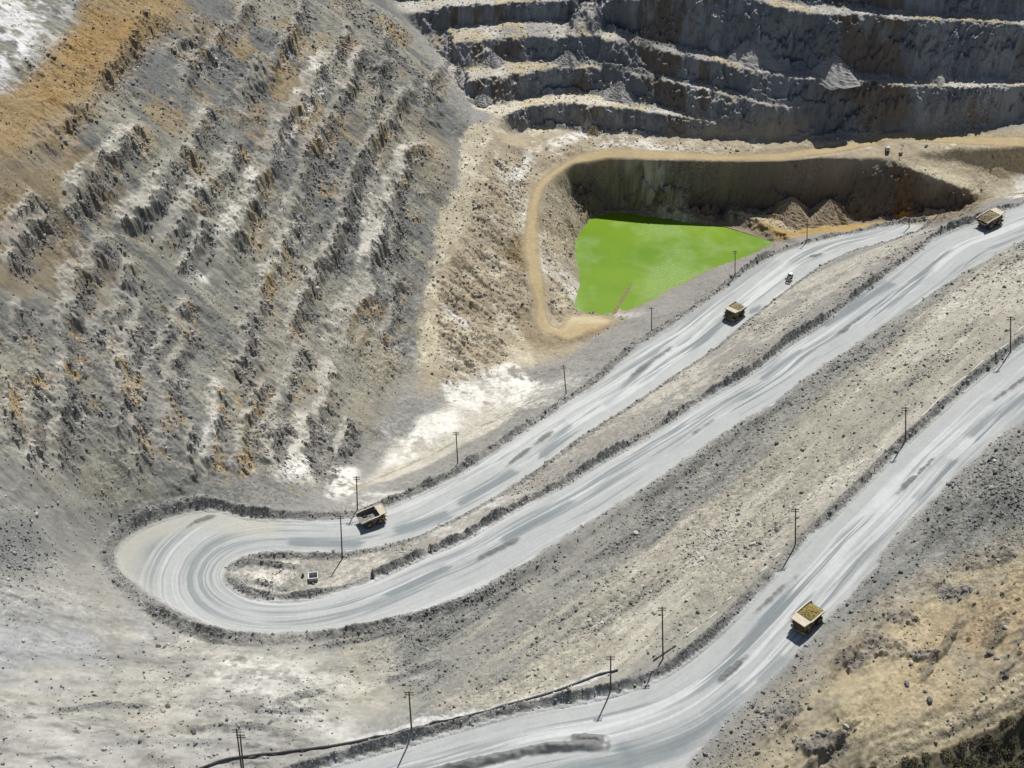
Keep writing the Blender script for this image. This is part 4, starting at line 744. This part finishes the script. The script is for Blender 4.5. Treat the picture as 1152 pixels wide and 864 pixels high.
    for s in (-1, 1): cn.hexa([(2.7,s*HW-.1,6.12),(6.1,s*3.1-.1,6.38),(6.1,s*3.1+.1,6.38),(2.7,s*HW+.1,6.12)], [(2.7,s*HW-.1,6.36),(6.1,s*3.1-.1,6.58),(6.1,s*3.1+.1,6.58),(2.7,s*HW+.1,6.36)])
    cn.build('canopy', TRAY, body)
    for (x, y) in ((3.1,2.75),(3.1,-2.75),(-2.6,2.95),(-2.6,1.72),(-2.6,-2.95),(-2.6,-1.72)): wheel(t, x, y)
    return t
def ore_load(loc, rot, col):
    n, m_ = 34, 26; rg = np.random.default_rng(int(abs(loc[0])*10)); xs = np.linspace(-5.6, 2.6, n); ys = np.linspace(-3.1, 3.1, m_); v = []
    no = rg.standard_normal((n, m_)); 
    for i, x in enumerate(xs):
        for j, y in enumerate(ys):
            e = max(0, 1-abs((x+1.3)/4.4)**2.2)*max(0, 1-abs(y/3.15)**2.2); z = np.interp(x, [-5.6,-3.2,2.6], [4.0,4.9,5.4])+1.35*e+.13*no[i,j]*(e > .02); v.append((x, y, z))
    mb = MB(); mb.add(v, [(i*m_+j, (i+1)*m_+j, (i+1)*m_+j+1, i*m_+j+1) for i in range(n-1) for j in range(m_-1)])
    for _ in range(60):
        x, y = rg.uniform(-4.5, 2), rg.uniform(-2.4, 2.4); e = max(0, 1-abs((x+1.3)/4.4)**2.2)*max(0, 1-abs(y/3.15)**2.2); z = np.interp(x, [-5.6,-3.2,2.6], [4.0,4.9,5.4])+1.35*e; r = rg.uniform(.15,.4)
        mb.box(x-r, x+r, y-r, y+r*.8, z-r, z+r*.6, r*.4, r*.3)
    o = mb.build('ore_load', col); o.location = loc; o.rotation_euler = rot; return o
ORE1 = dusty('ore_olive', (.26,.205,.055), (.34,.28,.12), .95, .8, 2.); ORE2 = dusty('ore_brown', (.27,.22,.12), (.42,.37,.24), .95, .9, 1.6)
def place(o, px, heading_px, lift=0):      # stand a vehicle on the ground under two wheel pixels' mid point
    p = hit(*px); q = hit(*heading_px); d = (q-p); rz = math.atan2(d.y, d.x); fx, fy = math.cos(rz), math.sin(rz); L_, W_ = 3.0, 2.7
    def hgt(a, b): return float(gz(p.x+a*fx-b*fy, p.y+a*fy+b*fx))
    zf_ = (hgt(L_,W_)+hgt(L_,-W_))/2; zb = (hgt(-L_,W_)+hgt(-L_,-W_))/2; zl = (hgt(L_,W_)+hgt(-L_,W_))/2; zr = (hgt(L_,-W_)+hgt(-L_,-W_))/2
    o.location = (p.x, p.y, (zf_+zb)/2+lift); o.rotation_mode = 'XYZ'; o.rotation_euler = (math.atan2(zl-zr, 2*W_), -math.atan2(zf_-zb, 2*L_), rz); return o
truck = make_truck('haul_truck'); GT = 'haul trucks on the pit roads'
truck.scale = (.88,.88,.88); tag(place(truck, (909,701), (880,729)), 'large haul truck full of olive ore on the upper haul road, facing the junction', 'truck', GT)
ld = ore_load(truck.location, truck.rotation_euler, ORE1); ld.scale = (.88,.88,.88); tag(ld, 'heap of olive green ore in the truck on the upper haul road', 'ore heap', 'ore loads in the trucks')
t2 = copy_tree(truck); t2.scale = (1,1,1); tag(place(t2, (826,356), (805,373)), 'large haul truck full of brown ore on the lower haul road beside the green lake', 'truck', GT)
ld2 = ore_load(t2.location, t2.rotation_euler, ORE2); tag(ld2, 'heap of brown ore in the truck beside the green lake', 'ore heap', 'ore loads in the trucks')
t3 = copy_tree(truck); t3.scale = (1,1,1); tag(place(t3, (1113,253), (1150,236)), 'large haul truck full of pale ore climbing the middle haul road at the right edge', 'truck', GT)
ld3 = ore_load(t3.location, t3.rotation_euler, ORE2); tag(ld3, 'heap of pale tan ore in the truck climbing at the right edge', 'ore heap', 'ore loads in the trucks')
t4 = copy_tree(truck); tag(place(t4, (418,587), (450,576)), 'empty haul truck with dark open tray leaving the hairpin bend', 'truck', GT)

# ------------------------------------------------------------------ motor grader on the lower road
g = empty('motor_grader')
MB().box(-3.8, -.9, -.95, .95, 1.0, 2.1, .1, .08).build('engine_cover', WHT, g, .04); cabg = MB().box(-.9, .5, -.85, .85, 1.1, 3.2, .1, .08).build('cab', WHT, g, .04)
MB().box(.38, .5, -.7, .7, 2.1, 3.0).box(-.75, .3, .78, .86, 2.1, 3.0).box(-.75, .3, -.86, -.78, 2.1, 3.0).build('cab_window', GLS, cabg)
MB().box(.5, 5.0, -.25, .25, 1.6, 2.1, 0, .03).box(4.5, 5.3, -.9, .9, .7, 1.7).build('front_frame', DARK, g)
MB().hexa([(1.2,-2.2,.15),(1.4,-2.2,.1),(2.7,2.0,.1),(2.5,2.0,.15)], [(1.1,-2.2,.85),(1.3,-2.2,.85),(2.6,2.0,.85),(2.4,2.0,.85)]).cyl((1.9,0,.5),(1.9,0,1.6),.5,12).build('blade', DARK, g)
def swheel(par, x, y, r, w):
    s = 1 if y > 0 else -1; o = MB().cyl((x,y-w/2,r),(x,y+w/2,r),r,16).build('wheel', RUB, par); MB().cyl((x,y+s*w*.3,r),(x,y+s*w*.56,r),r*.5,10).build('rim', WHT, o)
for x in (-2.9,-1.3,4.8):
    for y in (-1.15,1.15): swheel(g, x, y, .75, .5)
tag(place(g, (888,314), (884,325)), 'small white motor grader with black wheels on the lower haul road', 'grader')
# small machines on the tan road and by the hairpin
pu = empty('generator_trailer'); MB().box(-1.9, 1.9, -1.1, 1.1, .9, 2.6, .08, .08).build('housing', GREY, pu, .05); MB().box(-2.0, 3.2, -.15, .15, .7, .9).box(-2.1, 2.0, -1.15, 1.15, .75, .9).build('drawbar_frame', DARK, pu)
MB().box(-1.95, -1.5, -.9, .9, 2.6, 3.0).build('radiator', DARK, pu); MB().cyl((.9,.5,2.6),(.9,.5,3.4),.15,10).build('exhaust_stack', DARK, pu)
for x in (-.7,.7):
    for y in (-1.15,1.15): swheel(pu, x, y, .5, .3)
p = hit(998,170); pu.location = p; pu.rotation_euler = (0,0,1.45); tag(pu, 'grey generator trailer parked on the bend of the tan pit road', 'trailer')
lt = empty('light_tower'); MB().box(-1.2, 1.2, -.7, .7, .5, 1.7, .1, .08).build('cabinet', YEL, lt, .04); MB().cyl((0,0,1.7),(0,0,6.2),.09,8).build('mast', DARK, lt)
for k in (-1, 1): MB().box(-.15, .15, k*.55-.4, k*.55+.4, 6.0, 6.5).build('lamp_head', DARK, lt)
for x in (0,):
    for y in (-.8,.8): swheel(lt, x, y, .38, .25)
lt.location = hit(1013,174); lt.rotation_euler = (0,0,.5); tag(lt, 'small yellow mobile light tower standing beside the grey generator trailer', 'light tower')
sk = empty('open_skip'); MB().box(-1.7, 1.7, -1.5, -1.35, .2, 2.4).box(-1.7, 1.7, 1.35, 1.5, .2, 2.4).box(-1.7, -1.55, -1.35, 1.35, .2, 2.4).box(1.55, 1.7, -1.35, 1.35, .2, 2.4).box(-1.55, 1.55, -1.35, 1.35, .2, .4).build('container', GREY, sk)
rr_ = MB()
for a in ((-1.8,1.8,-1.62,-1.4),(-1.8,1.8,1.4,1.62),(-1.8,-1.58,-1.4,1.4),(1.58,1.8,-1.4,1.4)): rr_.box(*a, 2.4, 2.55)
rr_.build('rim', WHT, sk); MB().box(-1.6,-1.2,-1.5,1.5,0,.2).build('skid', DARK, sk); MB().box(1.2,1.6,-1.5,1.5,0,.2).build('skid', DARK, sk)
sk.location = hit(353,652); sk.rotation_euler = (0,0,.12); tag(sk, 'open grey steel container on the pale island inside the hairpin', 'container')
for (px, lb) in (((341,648),'dark oil drum standing left of the grey container'),((352,657),'dark oil drum lying in front of the grey container')):
    dr = empty('oil_drum'); MB().cyl((0,0,0),(0,0,1.25),.48,16).build('barrel', DARK, dr); MB().cyl((0,0,.4),(0,0,.46),.5,16).cyl((0,0,.8),(0,0,.86),.5,16).build('hoop', DARK, dr); dr.location = hit(*px)
    if 'lying' in lb: dr.rotation_euler = (1.57,0,.6); dr.location.z += .48
    tag(dr, lb, 'drum')

# ------------------------------------------------------------------ power poles
POLES = [((463,820),(460,778),'tall wooden power pole beside the black pipe at the bottom, left of the junction'),((687,775),(687,738),'wooden power pole on the windrow just left of the road junction'),((746,741),(745,683),'tallest wooden power pole, on the windrow at the junction'),
 ((895,612),(895,572),'power pole beside the upper haul road, nearest the ore truck'),((1019,495),(1019,458),'power pole halfway along the upper haul road above the ore truck'),((1137,397),(1137,356),'power pole beside the upper haul road at the right edge'),
 ((385,628),(383,580),'power pole on the windrow inside the hairpin, above the grey container'),((402,574),(401,536),'power pole right behind the empty truck at the hairpin'),((515,521),(513,486),'power pole between the white pit floor and the lower haul road'),
 ((637,443),(634,411),'power pole on the windrow below the tan road end'),((733,372),(733,346),'power pole on the bank at the lower corner of the green lake'),((827,309),(827,282),'power pole on the bank near the right tip of the green lake'),((908,270),(908,246),'power pole in front of the ochre floor right of the lake'),((1023,256),(1023,234),'power pole at the far end of the lower haul road'),
 ((273,876),(266,820),'left pole of the leaning pair at the bottom edge'),((275,878),(270,826),'right pole of the leaning pair at the bottom edge')]
def pole(h, lean):
    o = empty('power_pole'); MB().cyl((0,0,-.5), (lean*h,0,h), .27, 10, .2).build('post', WOOD, o)
    for z in (h-.5, h-1.6) if h > 15 else (h-.5,): MB().box(-1.35+lean*h, 1.35+lean*h, -.1, .1, z-.1, z+.1).build('crossarm', WOOD, o)
    for x in (-1.2,-.5,.5,1.2): MB().cyl((x+lean*h,0,h-.4), (x+lean*h,0,h-.05), .09, 8, .06).build('insulator', INS, o)
    return o
for (b_, t_, lb) in POLES:
    p = hit(*b_); rx, ry, rz = ray(*t_); d0 = math.hypot(p.x, p.y); rh = math.hypot(float(rx), float(ry)); h = CAM_Z+float(rz)*(p.y/float(ry))-p.z
    lean = (float(rx)*(p.y/float(ry))-p.x)/h; o = pole(h, lean); o.location = p
    tag(o, lb, 'pole', 'wooden power poles along the haul roads')

# ------------------------------------------------------------------ pipes
def tube(name, pts, r, m_, lift=.25, step=2.):
    P = np.array([tuple(hit(*q)) for q in pts]); P = resample(P, step); P[:,2] = gz(P[:,0], P[:,1])+lift; P[1:-1,2] = (P[:-2,2]+P[1:-1,2]+P[2:,2])/3
    n = 8; ringl = []
    for k in range(len(P)):
        d = Vector(P[min(k+1,len(P)-1)]-P[max(k-1,0)]).normalized(); u = d.cross(Vector((0,0,1))).normalized(); w = u.cross(d)
        ringl.append([tuple(Vector(P[k])+u*r*math.cos(2*math.pi*a/n)+w*r*math.sin(2*math.pi*a/n)) for a in range(n)])
    return MB().rings(ringl).build(name, m_, None, 0, True)
PBL = dusty('black_plastic', (.02,.02,.022), (.2,.19,.17), .5, .25); PPL = dusty('pale_pipe', (.66,.66,.64), (.4,.38,.33), .5, .5, .6)
tag(tube('water_pipe', [(210,872),(230,864),(250,856),(272,852),(300,849),(322,847),(375,840),(425,829),(462,819),(488,813),(525,806),(560,797),(610,783),(647,770),(672,760),(695,755)], .36, PBL, .5), 'long black plastic pipe along the pale strip behind the lower windrow', 'pipe')
tag(tube('water_pipe', [(735,744),(748,735),(760,727)], .3, PBL), 'short black pipe length at the foot of the tallest power pole', 'pipe')
PIPES = [((769,718),(784,707)),((795,699),(806,689)),((813,680),(823,672)),((853,646),(863,638)),((870,630),(877,623)),((954,539),(960,532)),((963,526),(972,518)),((981,514),(995,502)),((1036,470),(1061,445)),((1069,437),(1086,424)),((1091,420),(1106,406)),((1114,401),(1134,387)),((1141,377),(1151,368))]
for a, b in PIPES: tag(tube('pipe_length', [a, b], .22, PPL, .2), 'pale pipe length showing along the windrow beside the upper haul road', 'pipe', 'pale pipe lengths beside the upper haul road')

# ------------------------------------------------------------------ stones
ICO = bmesh.new(); bmesh.ops.create_icosphere(ICO, subdivisions=1, radius=1); IV = np.array([v.co[:] for v in ICO.verts], np.float32); IFc = np.array([[v.index for v in f.verts] for f in ICO.faces], np.int32); ICO.free()
def stone_material():
    M_ = mat('stone', rough=.95); nt = M_.node_tree; b = nt.nodes['Principled BSDF']; b.inputs['Specular IOR Level'].default_value = .2; a = N(nt, 'ShaderNodeAttribute', attribute_name='Col'); nt.links.new(a.outputs['Color'], b.inputs['Base Color']); return M_
STONE = stone_material()
def scatter(n, w, seed):               # map positions drawn with a density field on the terrain grid
    r = np.random.default_rng(seed); area = (np.gradient(YR)[:,None]*np.gradient(SC)[None,:]*WR[:,None]); d = np.clip(w, 0, None)*area; d[:, np.abs(SC) > .5] = 0; d[YR < 178] = 0
    c = np.cumsum(d.ravel()); k = np.searchsorted(c, r.random(n)*c[-1]); i, j = np.unravel_index(k, d.shape); return X[i,j]+r.uniform(-.2,.2,n), Y[i,j]+r.uniform(-.2,.2,n), i, j
noroad = (1-np.clip(road*1.2, 0, 1))*(1-trd)*(1-ss(-1, 0, slake)); band = ss(-.2, 1.4, ps2*.6-pq*.6+.5*tex(FB[1], X, Y, 90.))
dens = noroad*(Gr*(.18+1.1*band)+Mr*.4*ss(0, 1.2, n4)+Er*.35*ss(0, 1.3, n4)*(1-m['sedark'])+Sw*(.10+.35*ss(.3, 1.5, n4))*(1-.8*m['greypatch'])+1.2*m['grubble']+.35*m['hpwest']*ss(-.2, 1, n4)+Lr*(1-.85*m['white_nw'])*(.20*ss(-.2, 1.2, dn_s)+.5*ss(.3, 1, rk))+berm*.55+barm*.6+.22*sgr+.4*m['ledge']+.3*m['ramp']*ss(0,1,n4)+Br*(1-st)*(.15+.8*ss(.4, 1.2, fo))+tan_s*.35+.15*near)
def stones(name, n, w, seed, med, sig, r0, r1, rough, flat_, grow=.0009, sink=.25, lo=.45, hi=1.7, along=False):
    sx, sy, si, sj = scatter(n, w, seed); r_ = np.random.default_rng(seed+100)
    rad = np.clip(med*np.exp(r_.normal(0, sig, n)), r0, r1).astype(np.float32)*(1+grow*(sy-200)); sz = gz(sx, sy)
    V = IV[None]*(1+rough*r_.standard_normal((n, len(IV), 1)).astype(np.float32))*rad[:,None,None]*r_.uniform(.6, 1.3, (n, 1, 3)).astype(np.float32)
    for _ in range(flat_):               # split faces: cut each stone with random planes
        nr_ = r_.standard_normal((n, 1, 3)).astype(np.float32); nr_ /= np.linalg.norm(nr_, axis=2, keepdims=True); q = (V*nr_).sum(2, keepdims=True)-rad[:,None,None]*r_.uniform(.35, .75, (n, 1, 1)); V = V-nr_*np.maximum(q, 0)
    if along: V = V*np.array([1.9, .9, 1.0], np.float32)
    a = r_.uniform(0, 6.28, n) if not along else r_.normal(-.37, .35, n); ca_, sa_ = np.cos(a)[:,None], np.sin(a)[:,None]; V = np.stack([V[...,0]*ca_-V[...,1]*sa_, V[...,0]*sa_+V[...,1]*ca_, V[...,2]], 2)+np.stack([sx, sy, sz+rad*sink], 1)[:,None]
    F_ = (IFc[None]+(np.arange(n)*len(IV))[:,None,None]).reshape(-1, 3)
    me = bpy.data.meshes.new(name); me.vertices.add(n*len(IV)); me.vertices.foreach_set('co', V.astype(np.float32).ravel()); nf = len(F_); me.loops.add(nf*3); me.polygons.add(nf); me.loops.foreach_set('vertex_index', F_.astype(np.int32).ravel()); me.polygons.foreach_set('loop_start', np.arange(nf, dtype=np.int32)*3); me.update(calc_edges=True)
    tone = Ccol[si, sj]*r_.uniform(lo, hi, (n, 1)); tone = np.clip(.6*tone+.4*tone.mean(1, keepdims=True), .04, .7)
    at_ = me.attributes.new('Col', 'FLOAT_COLOR', 'POINT'); at_.data.foreach_set('color', np.repeat(np.concatenate([tone, np.ones((n,1))], 1), len(IV), 0).astype(np.float32).ravel())
    me.materials.append(STONE); o = bpy.data.objects.new(name, me); C.objects.link(o); return o
tag(stones('rubble', 85000, dens, 5, .165, .55, .09, .7, .28, 0), 'loose grey and tan stones strewn over the slopes', 'rubble', None, 'stuff')
tag(stones('rock_crags', 6000, noroad*(Lr*ss(.25, .8, rk)*(1+.8*ss(0, 1, n3))+E*ss(.3, .9, oc)*1.2+.25*tan_s*ss(0, 1., n4)+.25*E*ss(.8, 1.8, el_)), 6, .40, .45, .22, 1.0, .2, 5, .0006, -.2, .75, 1.4, True), 'jagged rock blocks breaking out along the ledges and outcrops', 'rock', None, 'stuff')
# boulders: the largest stones, each an object
def boulder_mesh(k):
    b = bmesh.new(); bmesh.ops.create_icosphere(b, subdivisions=2, radius=1); r = random.Random(k)
    cuts = [(Vector((r.gauss(0,1), r.gauss(0,1), r.gauss(0,1))).normalized(), r.uniform(.45,.85)) for _ in range(9)]
    for v in b.verts:
        for nrm, d in cuts:
            q = v.co.dot(nrm)-d
            if q > 0: v.co -= nrm*q
        v.co *= 1+r.uniform(-.05,.05)
    me = bpy.data.meshes.new('boulder'); b.to_mesh(me); b.free(); c_ = [(.30,.29,.27),(.20,.195,.19),(.40,.37,.30),(.14,.135,.13),(.5,.48,.43)][k % 5]
    at = me.attributes.new('Col', 'FLOAT_COLOR', 'POINT'); at.data.foreach_set('color', [x for _ in me.vertices for x in (*c_, 1)]); me.materials.append(STONE); return me
BM = [boulder_mesh(k) for k in range(8)]
def boulders(n, w, seed, label, group, r0, r1, kinds):
    bx, by, _, _ = scatter(n, w, seed); r = np.random.default_rng(seed); proto = None
    for k in range(n):
        if proto is None: o = proto = bpy.data.objects.new('boulder', BM[kinds[0]]); C.objects.link(o)
        else: o = proto.copy(); o.data = BM[kinds[k % len(kinds)]]; C.objects.link(o)
        s = float(r.uniform(r0, r1)**1); o.scale = (s*r.uniform(.8,1.4), s*r.uniform(.8,1.3), s*r.uniform(.6,1.)); o.rotation_euler = (r.uniform(-.4,.4), r.uniform(-.4,.4), r.uniform(0,6.28)); o.location = (bx[k], by[k], float(gz(bx[k], by[k]))+.2*s); tag(o, label, 'boulder', group)
boulders(75, noroad*Gr*band, 31, 'boulder strewn on the gravel slope between the middle and upper haul roads', 'boulders on the gravel slope', .5, 1.15, (0,1,2,3,4,6))
boulders(50, noroad*Lr*(rk+.08), 32, 'boulder lying below the rock ledges of the left slope', 'boulders on the left slope', .6, 1.5, (0,1,3,6,5))
boulders(40, noroad*Er*(1-m['sedark']), 33, 'boulder on the ochre hillside right of the upper haul road', 'boulders on the ochre hillside', .5, 1.2, (0,1,2,3))
boulders(40, noroad*tan_s+noroad*m['tan']*.1, 34, 'boulder on the tan bank between the lake and the light strip', 'boulders on the tan bank', .6, 1.5, (2,3,1,7))
boulders(30, noroad*Sw*ss(.2, 1.2, n4)*(1-m['greypatch']), 35, 'boulder on the pale ground below and left of the hairpin', 'boulders on the pale ground', .5, 1.0, (0,3,2,1))
# scree cones on the benches
def cone(pxa, pxb, rad_px, label, m_dark, seed):
    a_ = hit(*pxb); rx, ry, rz = ray(*pxa); r = np.random.default_rng(seed); h = 6.
    for _ in range(8):
        R_ = h*1.3; yb = a_.y+R_*.6; t_ = yb/float(ry); h = max(2., CAM_Z+float(rz)*t_-a_.z+.5)
    xc = float(rx)*t_
    nr, na = 22, 56; v = [(0,0,h)]; ph = r.uniform(0, 6.28, 5)
    for i in range(1, nr+1):
        for k in range(na):
            an = 2*math.pi*k/na; q = i/nr; rr = R_*1.25*q*(1+.10*math.sin(3*an+ph[0])+.07*math.sin(7*an+ph[1])+.04*math.sin(13*an+ph[2])); v.append((rr*math.cos(an), rr*math.sin(an), h*(1-q*1.25)+.25*r.standard_normal()*(q > .08)))
    fs = [(0, 1+k, 1+(k+1)%na) for k in range(na)]+[(1+(i-1)*na+k, 1+i*na+k, 1+i*na+(k+1)%na, 1+(i-1)*na+(k+1)%na) for i in range(1, nr) for k in range(na)]
    o = MB().add(v, fs).build('scree_cone', m_dark); o.location = (xc, yb, a_.z); tag(o, label, 'rock pile', 'scree cones at the foot of the pit walls'); return o
SCR = dusty('grey_scree', (.27,.27,.265), (.36,.35,.33), .95, .9, .9); SCB = dusty('brown_scree', (.20,.16,.11), (.33,.27,.18), .95, .9, .8)
for q in [((853,34),(852,66),27,'tallest grey scree cone, on the wide bench at upper middle',SCR),((938,58),(935,86),42,'widest grey scree cone, on the bench right of the tallest cone',SCR),((1054,72),(1054,90),22,'small grey scree cone on the bench above the pit road machines',SCR),((1146,72),(1142,88),28,'grey scree cone on the bench at the right edge',SCR),
          ((891,222),(888,246),18,'brown scree cone on the ochre floor, nearer the lake',SCB),((934,224),(936,249),19,'pointed brown scree cone on the ochre floor, left of the shaded ledge',SCB),((553,57),(552,73),24,'grey scree cone on the left end of the third bench',SCR),((640,57),(640,72),18,'dark rubble cone on the third bench below the pale terrace',SCR),((542,101),(541,114),20,'grey scree cone at the left end of the light strip',SCR),((698,92),(700,110),14,'grey scree cone where two benches merge',SCR),((668,140),(668,149),12,'small brown scree cone above the white gully',SCB)]:
    cone(q[0], q[1], q[2], q[3], q[4], int(q[0][0]))
# ------------------------------------------------------------------ dry shrubs on the ridge in the corner
LEAF = [dusty('dry_leaf_dark', (.035,.033,.018), (.06,.05,.028), .9, .8, 3.), dusty('dry_leaf_olive', (.075,.085,.03), (.11,.10,.05), .9, .8, 3.), dusty('dry_leaf_ochre', (.20,.13,.03), (.16,.13,.06), .9, .8, 3.)]
def shrub_mesh(seed, m_):
    r = random.Random(seed); mb = MB()
    for k in range(7):
        a = r.uniform(0, 6.28); mb.cyl((0,0,0), (math.cos(a)*.5, math.sin(a)*.5, r.uniform(.4,.8)), .04, 5, .015)
    lv = MB()
    for k in range(170):
        d = Vector((r.gauss(0,1), r.gauss(0,1), abs(r.gauss(0,.8)))).normalized()*r.uniform(.55,1.05); c_ = Vector((d.x, d.y, d.z*.8+.1)); n_ = Vector((r.gauss(0,1), r.gauss(0,1), r.gauss(0,1))).normalized(); u = n_.orthogonal().normalized()*r.uniform(.1,.2); w = n_.cross(u).normalized()*r.uniform(.08,.16); lv.add([c_-u, c_-w, c_+u, c_+w], [(0,1,2,3)])
    return mb, lv
shr = []; used = set()
for k, m_ in enumerate([LEAF[0], LEAF[1], LEAF[2], LEAF[0]]):
    o = empty('shrub'); a, b = shrub_mesh(k, m_); a.build('stems', WOOD, o); b.build('foliage', m_, o); shr.append(o)
def shrubs(n, w, seed, label, group, r0, r1, kinds):
    bx, by, _, _ = scatter(n, w, seed); r = np.random.default_rng(seed)
    for k in range(n):
        src = shr[kinds[k % len(kinds)]]
        if src.name in used: o = copy_tree(src)
        else: o = src; used.add(src.name)
        s = float(r.uniform(r0, r1)); o.location = (bx[k], by[k], float(gz(bx[k], by[k]))-.05); o.scale = (s*r.uniform(.9,1.3), s*r.uniform(.9,1.2), s*r.uniform(.6,.95)); o.rotation_euler = (0,0,r.uniform(0,6.28)); tag(o, label, 'shrub', group)
shrubs(290, m['sedark']*(1-m['setrack']), 41, 'dark dry shrub in the thicket below the track at the lower right corner', 'dark shrubs in the corner thicket', .9, 2.0, (0,3,0,1))
shrubs(90, noroad*Er*ss(-26, -60, np.maximum(scd, -60))*(1-m['sedark'])*(1-m['setrack'])*ss(-.3, 1, n2)+noroad*Er*.1*(1-m['sedark'])*ss(0, 1, n4), 42, 'small dry shrub on the ochre hillside right of the road', 'dry shrubs on the ochre hillside', .3, .8, (1,2,0,2))
print('things', time.time()-T0)
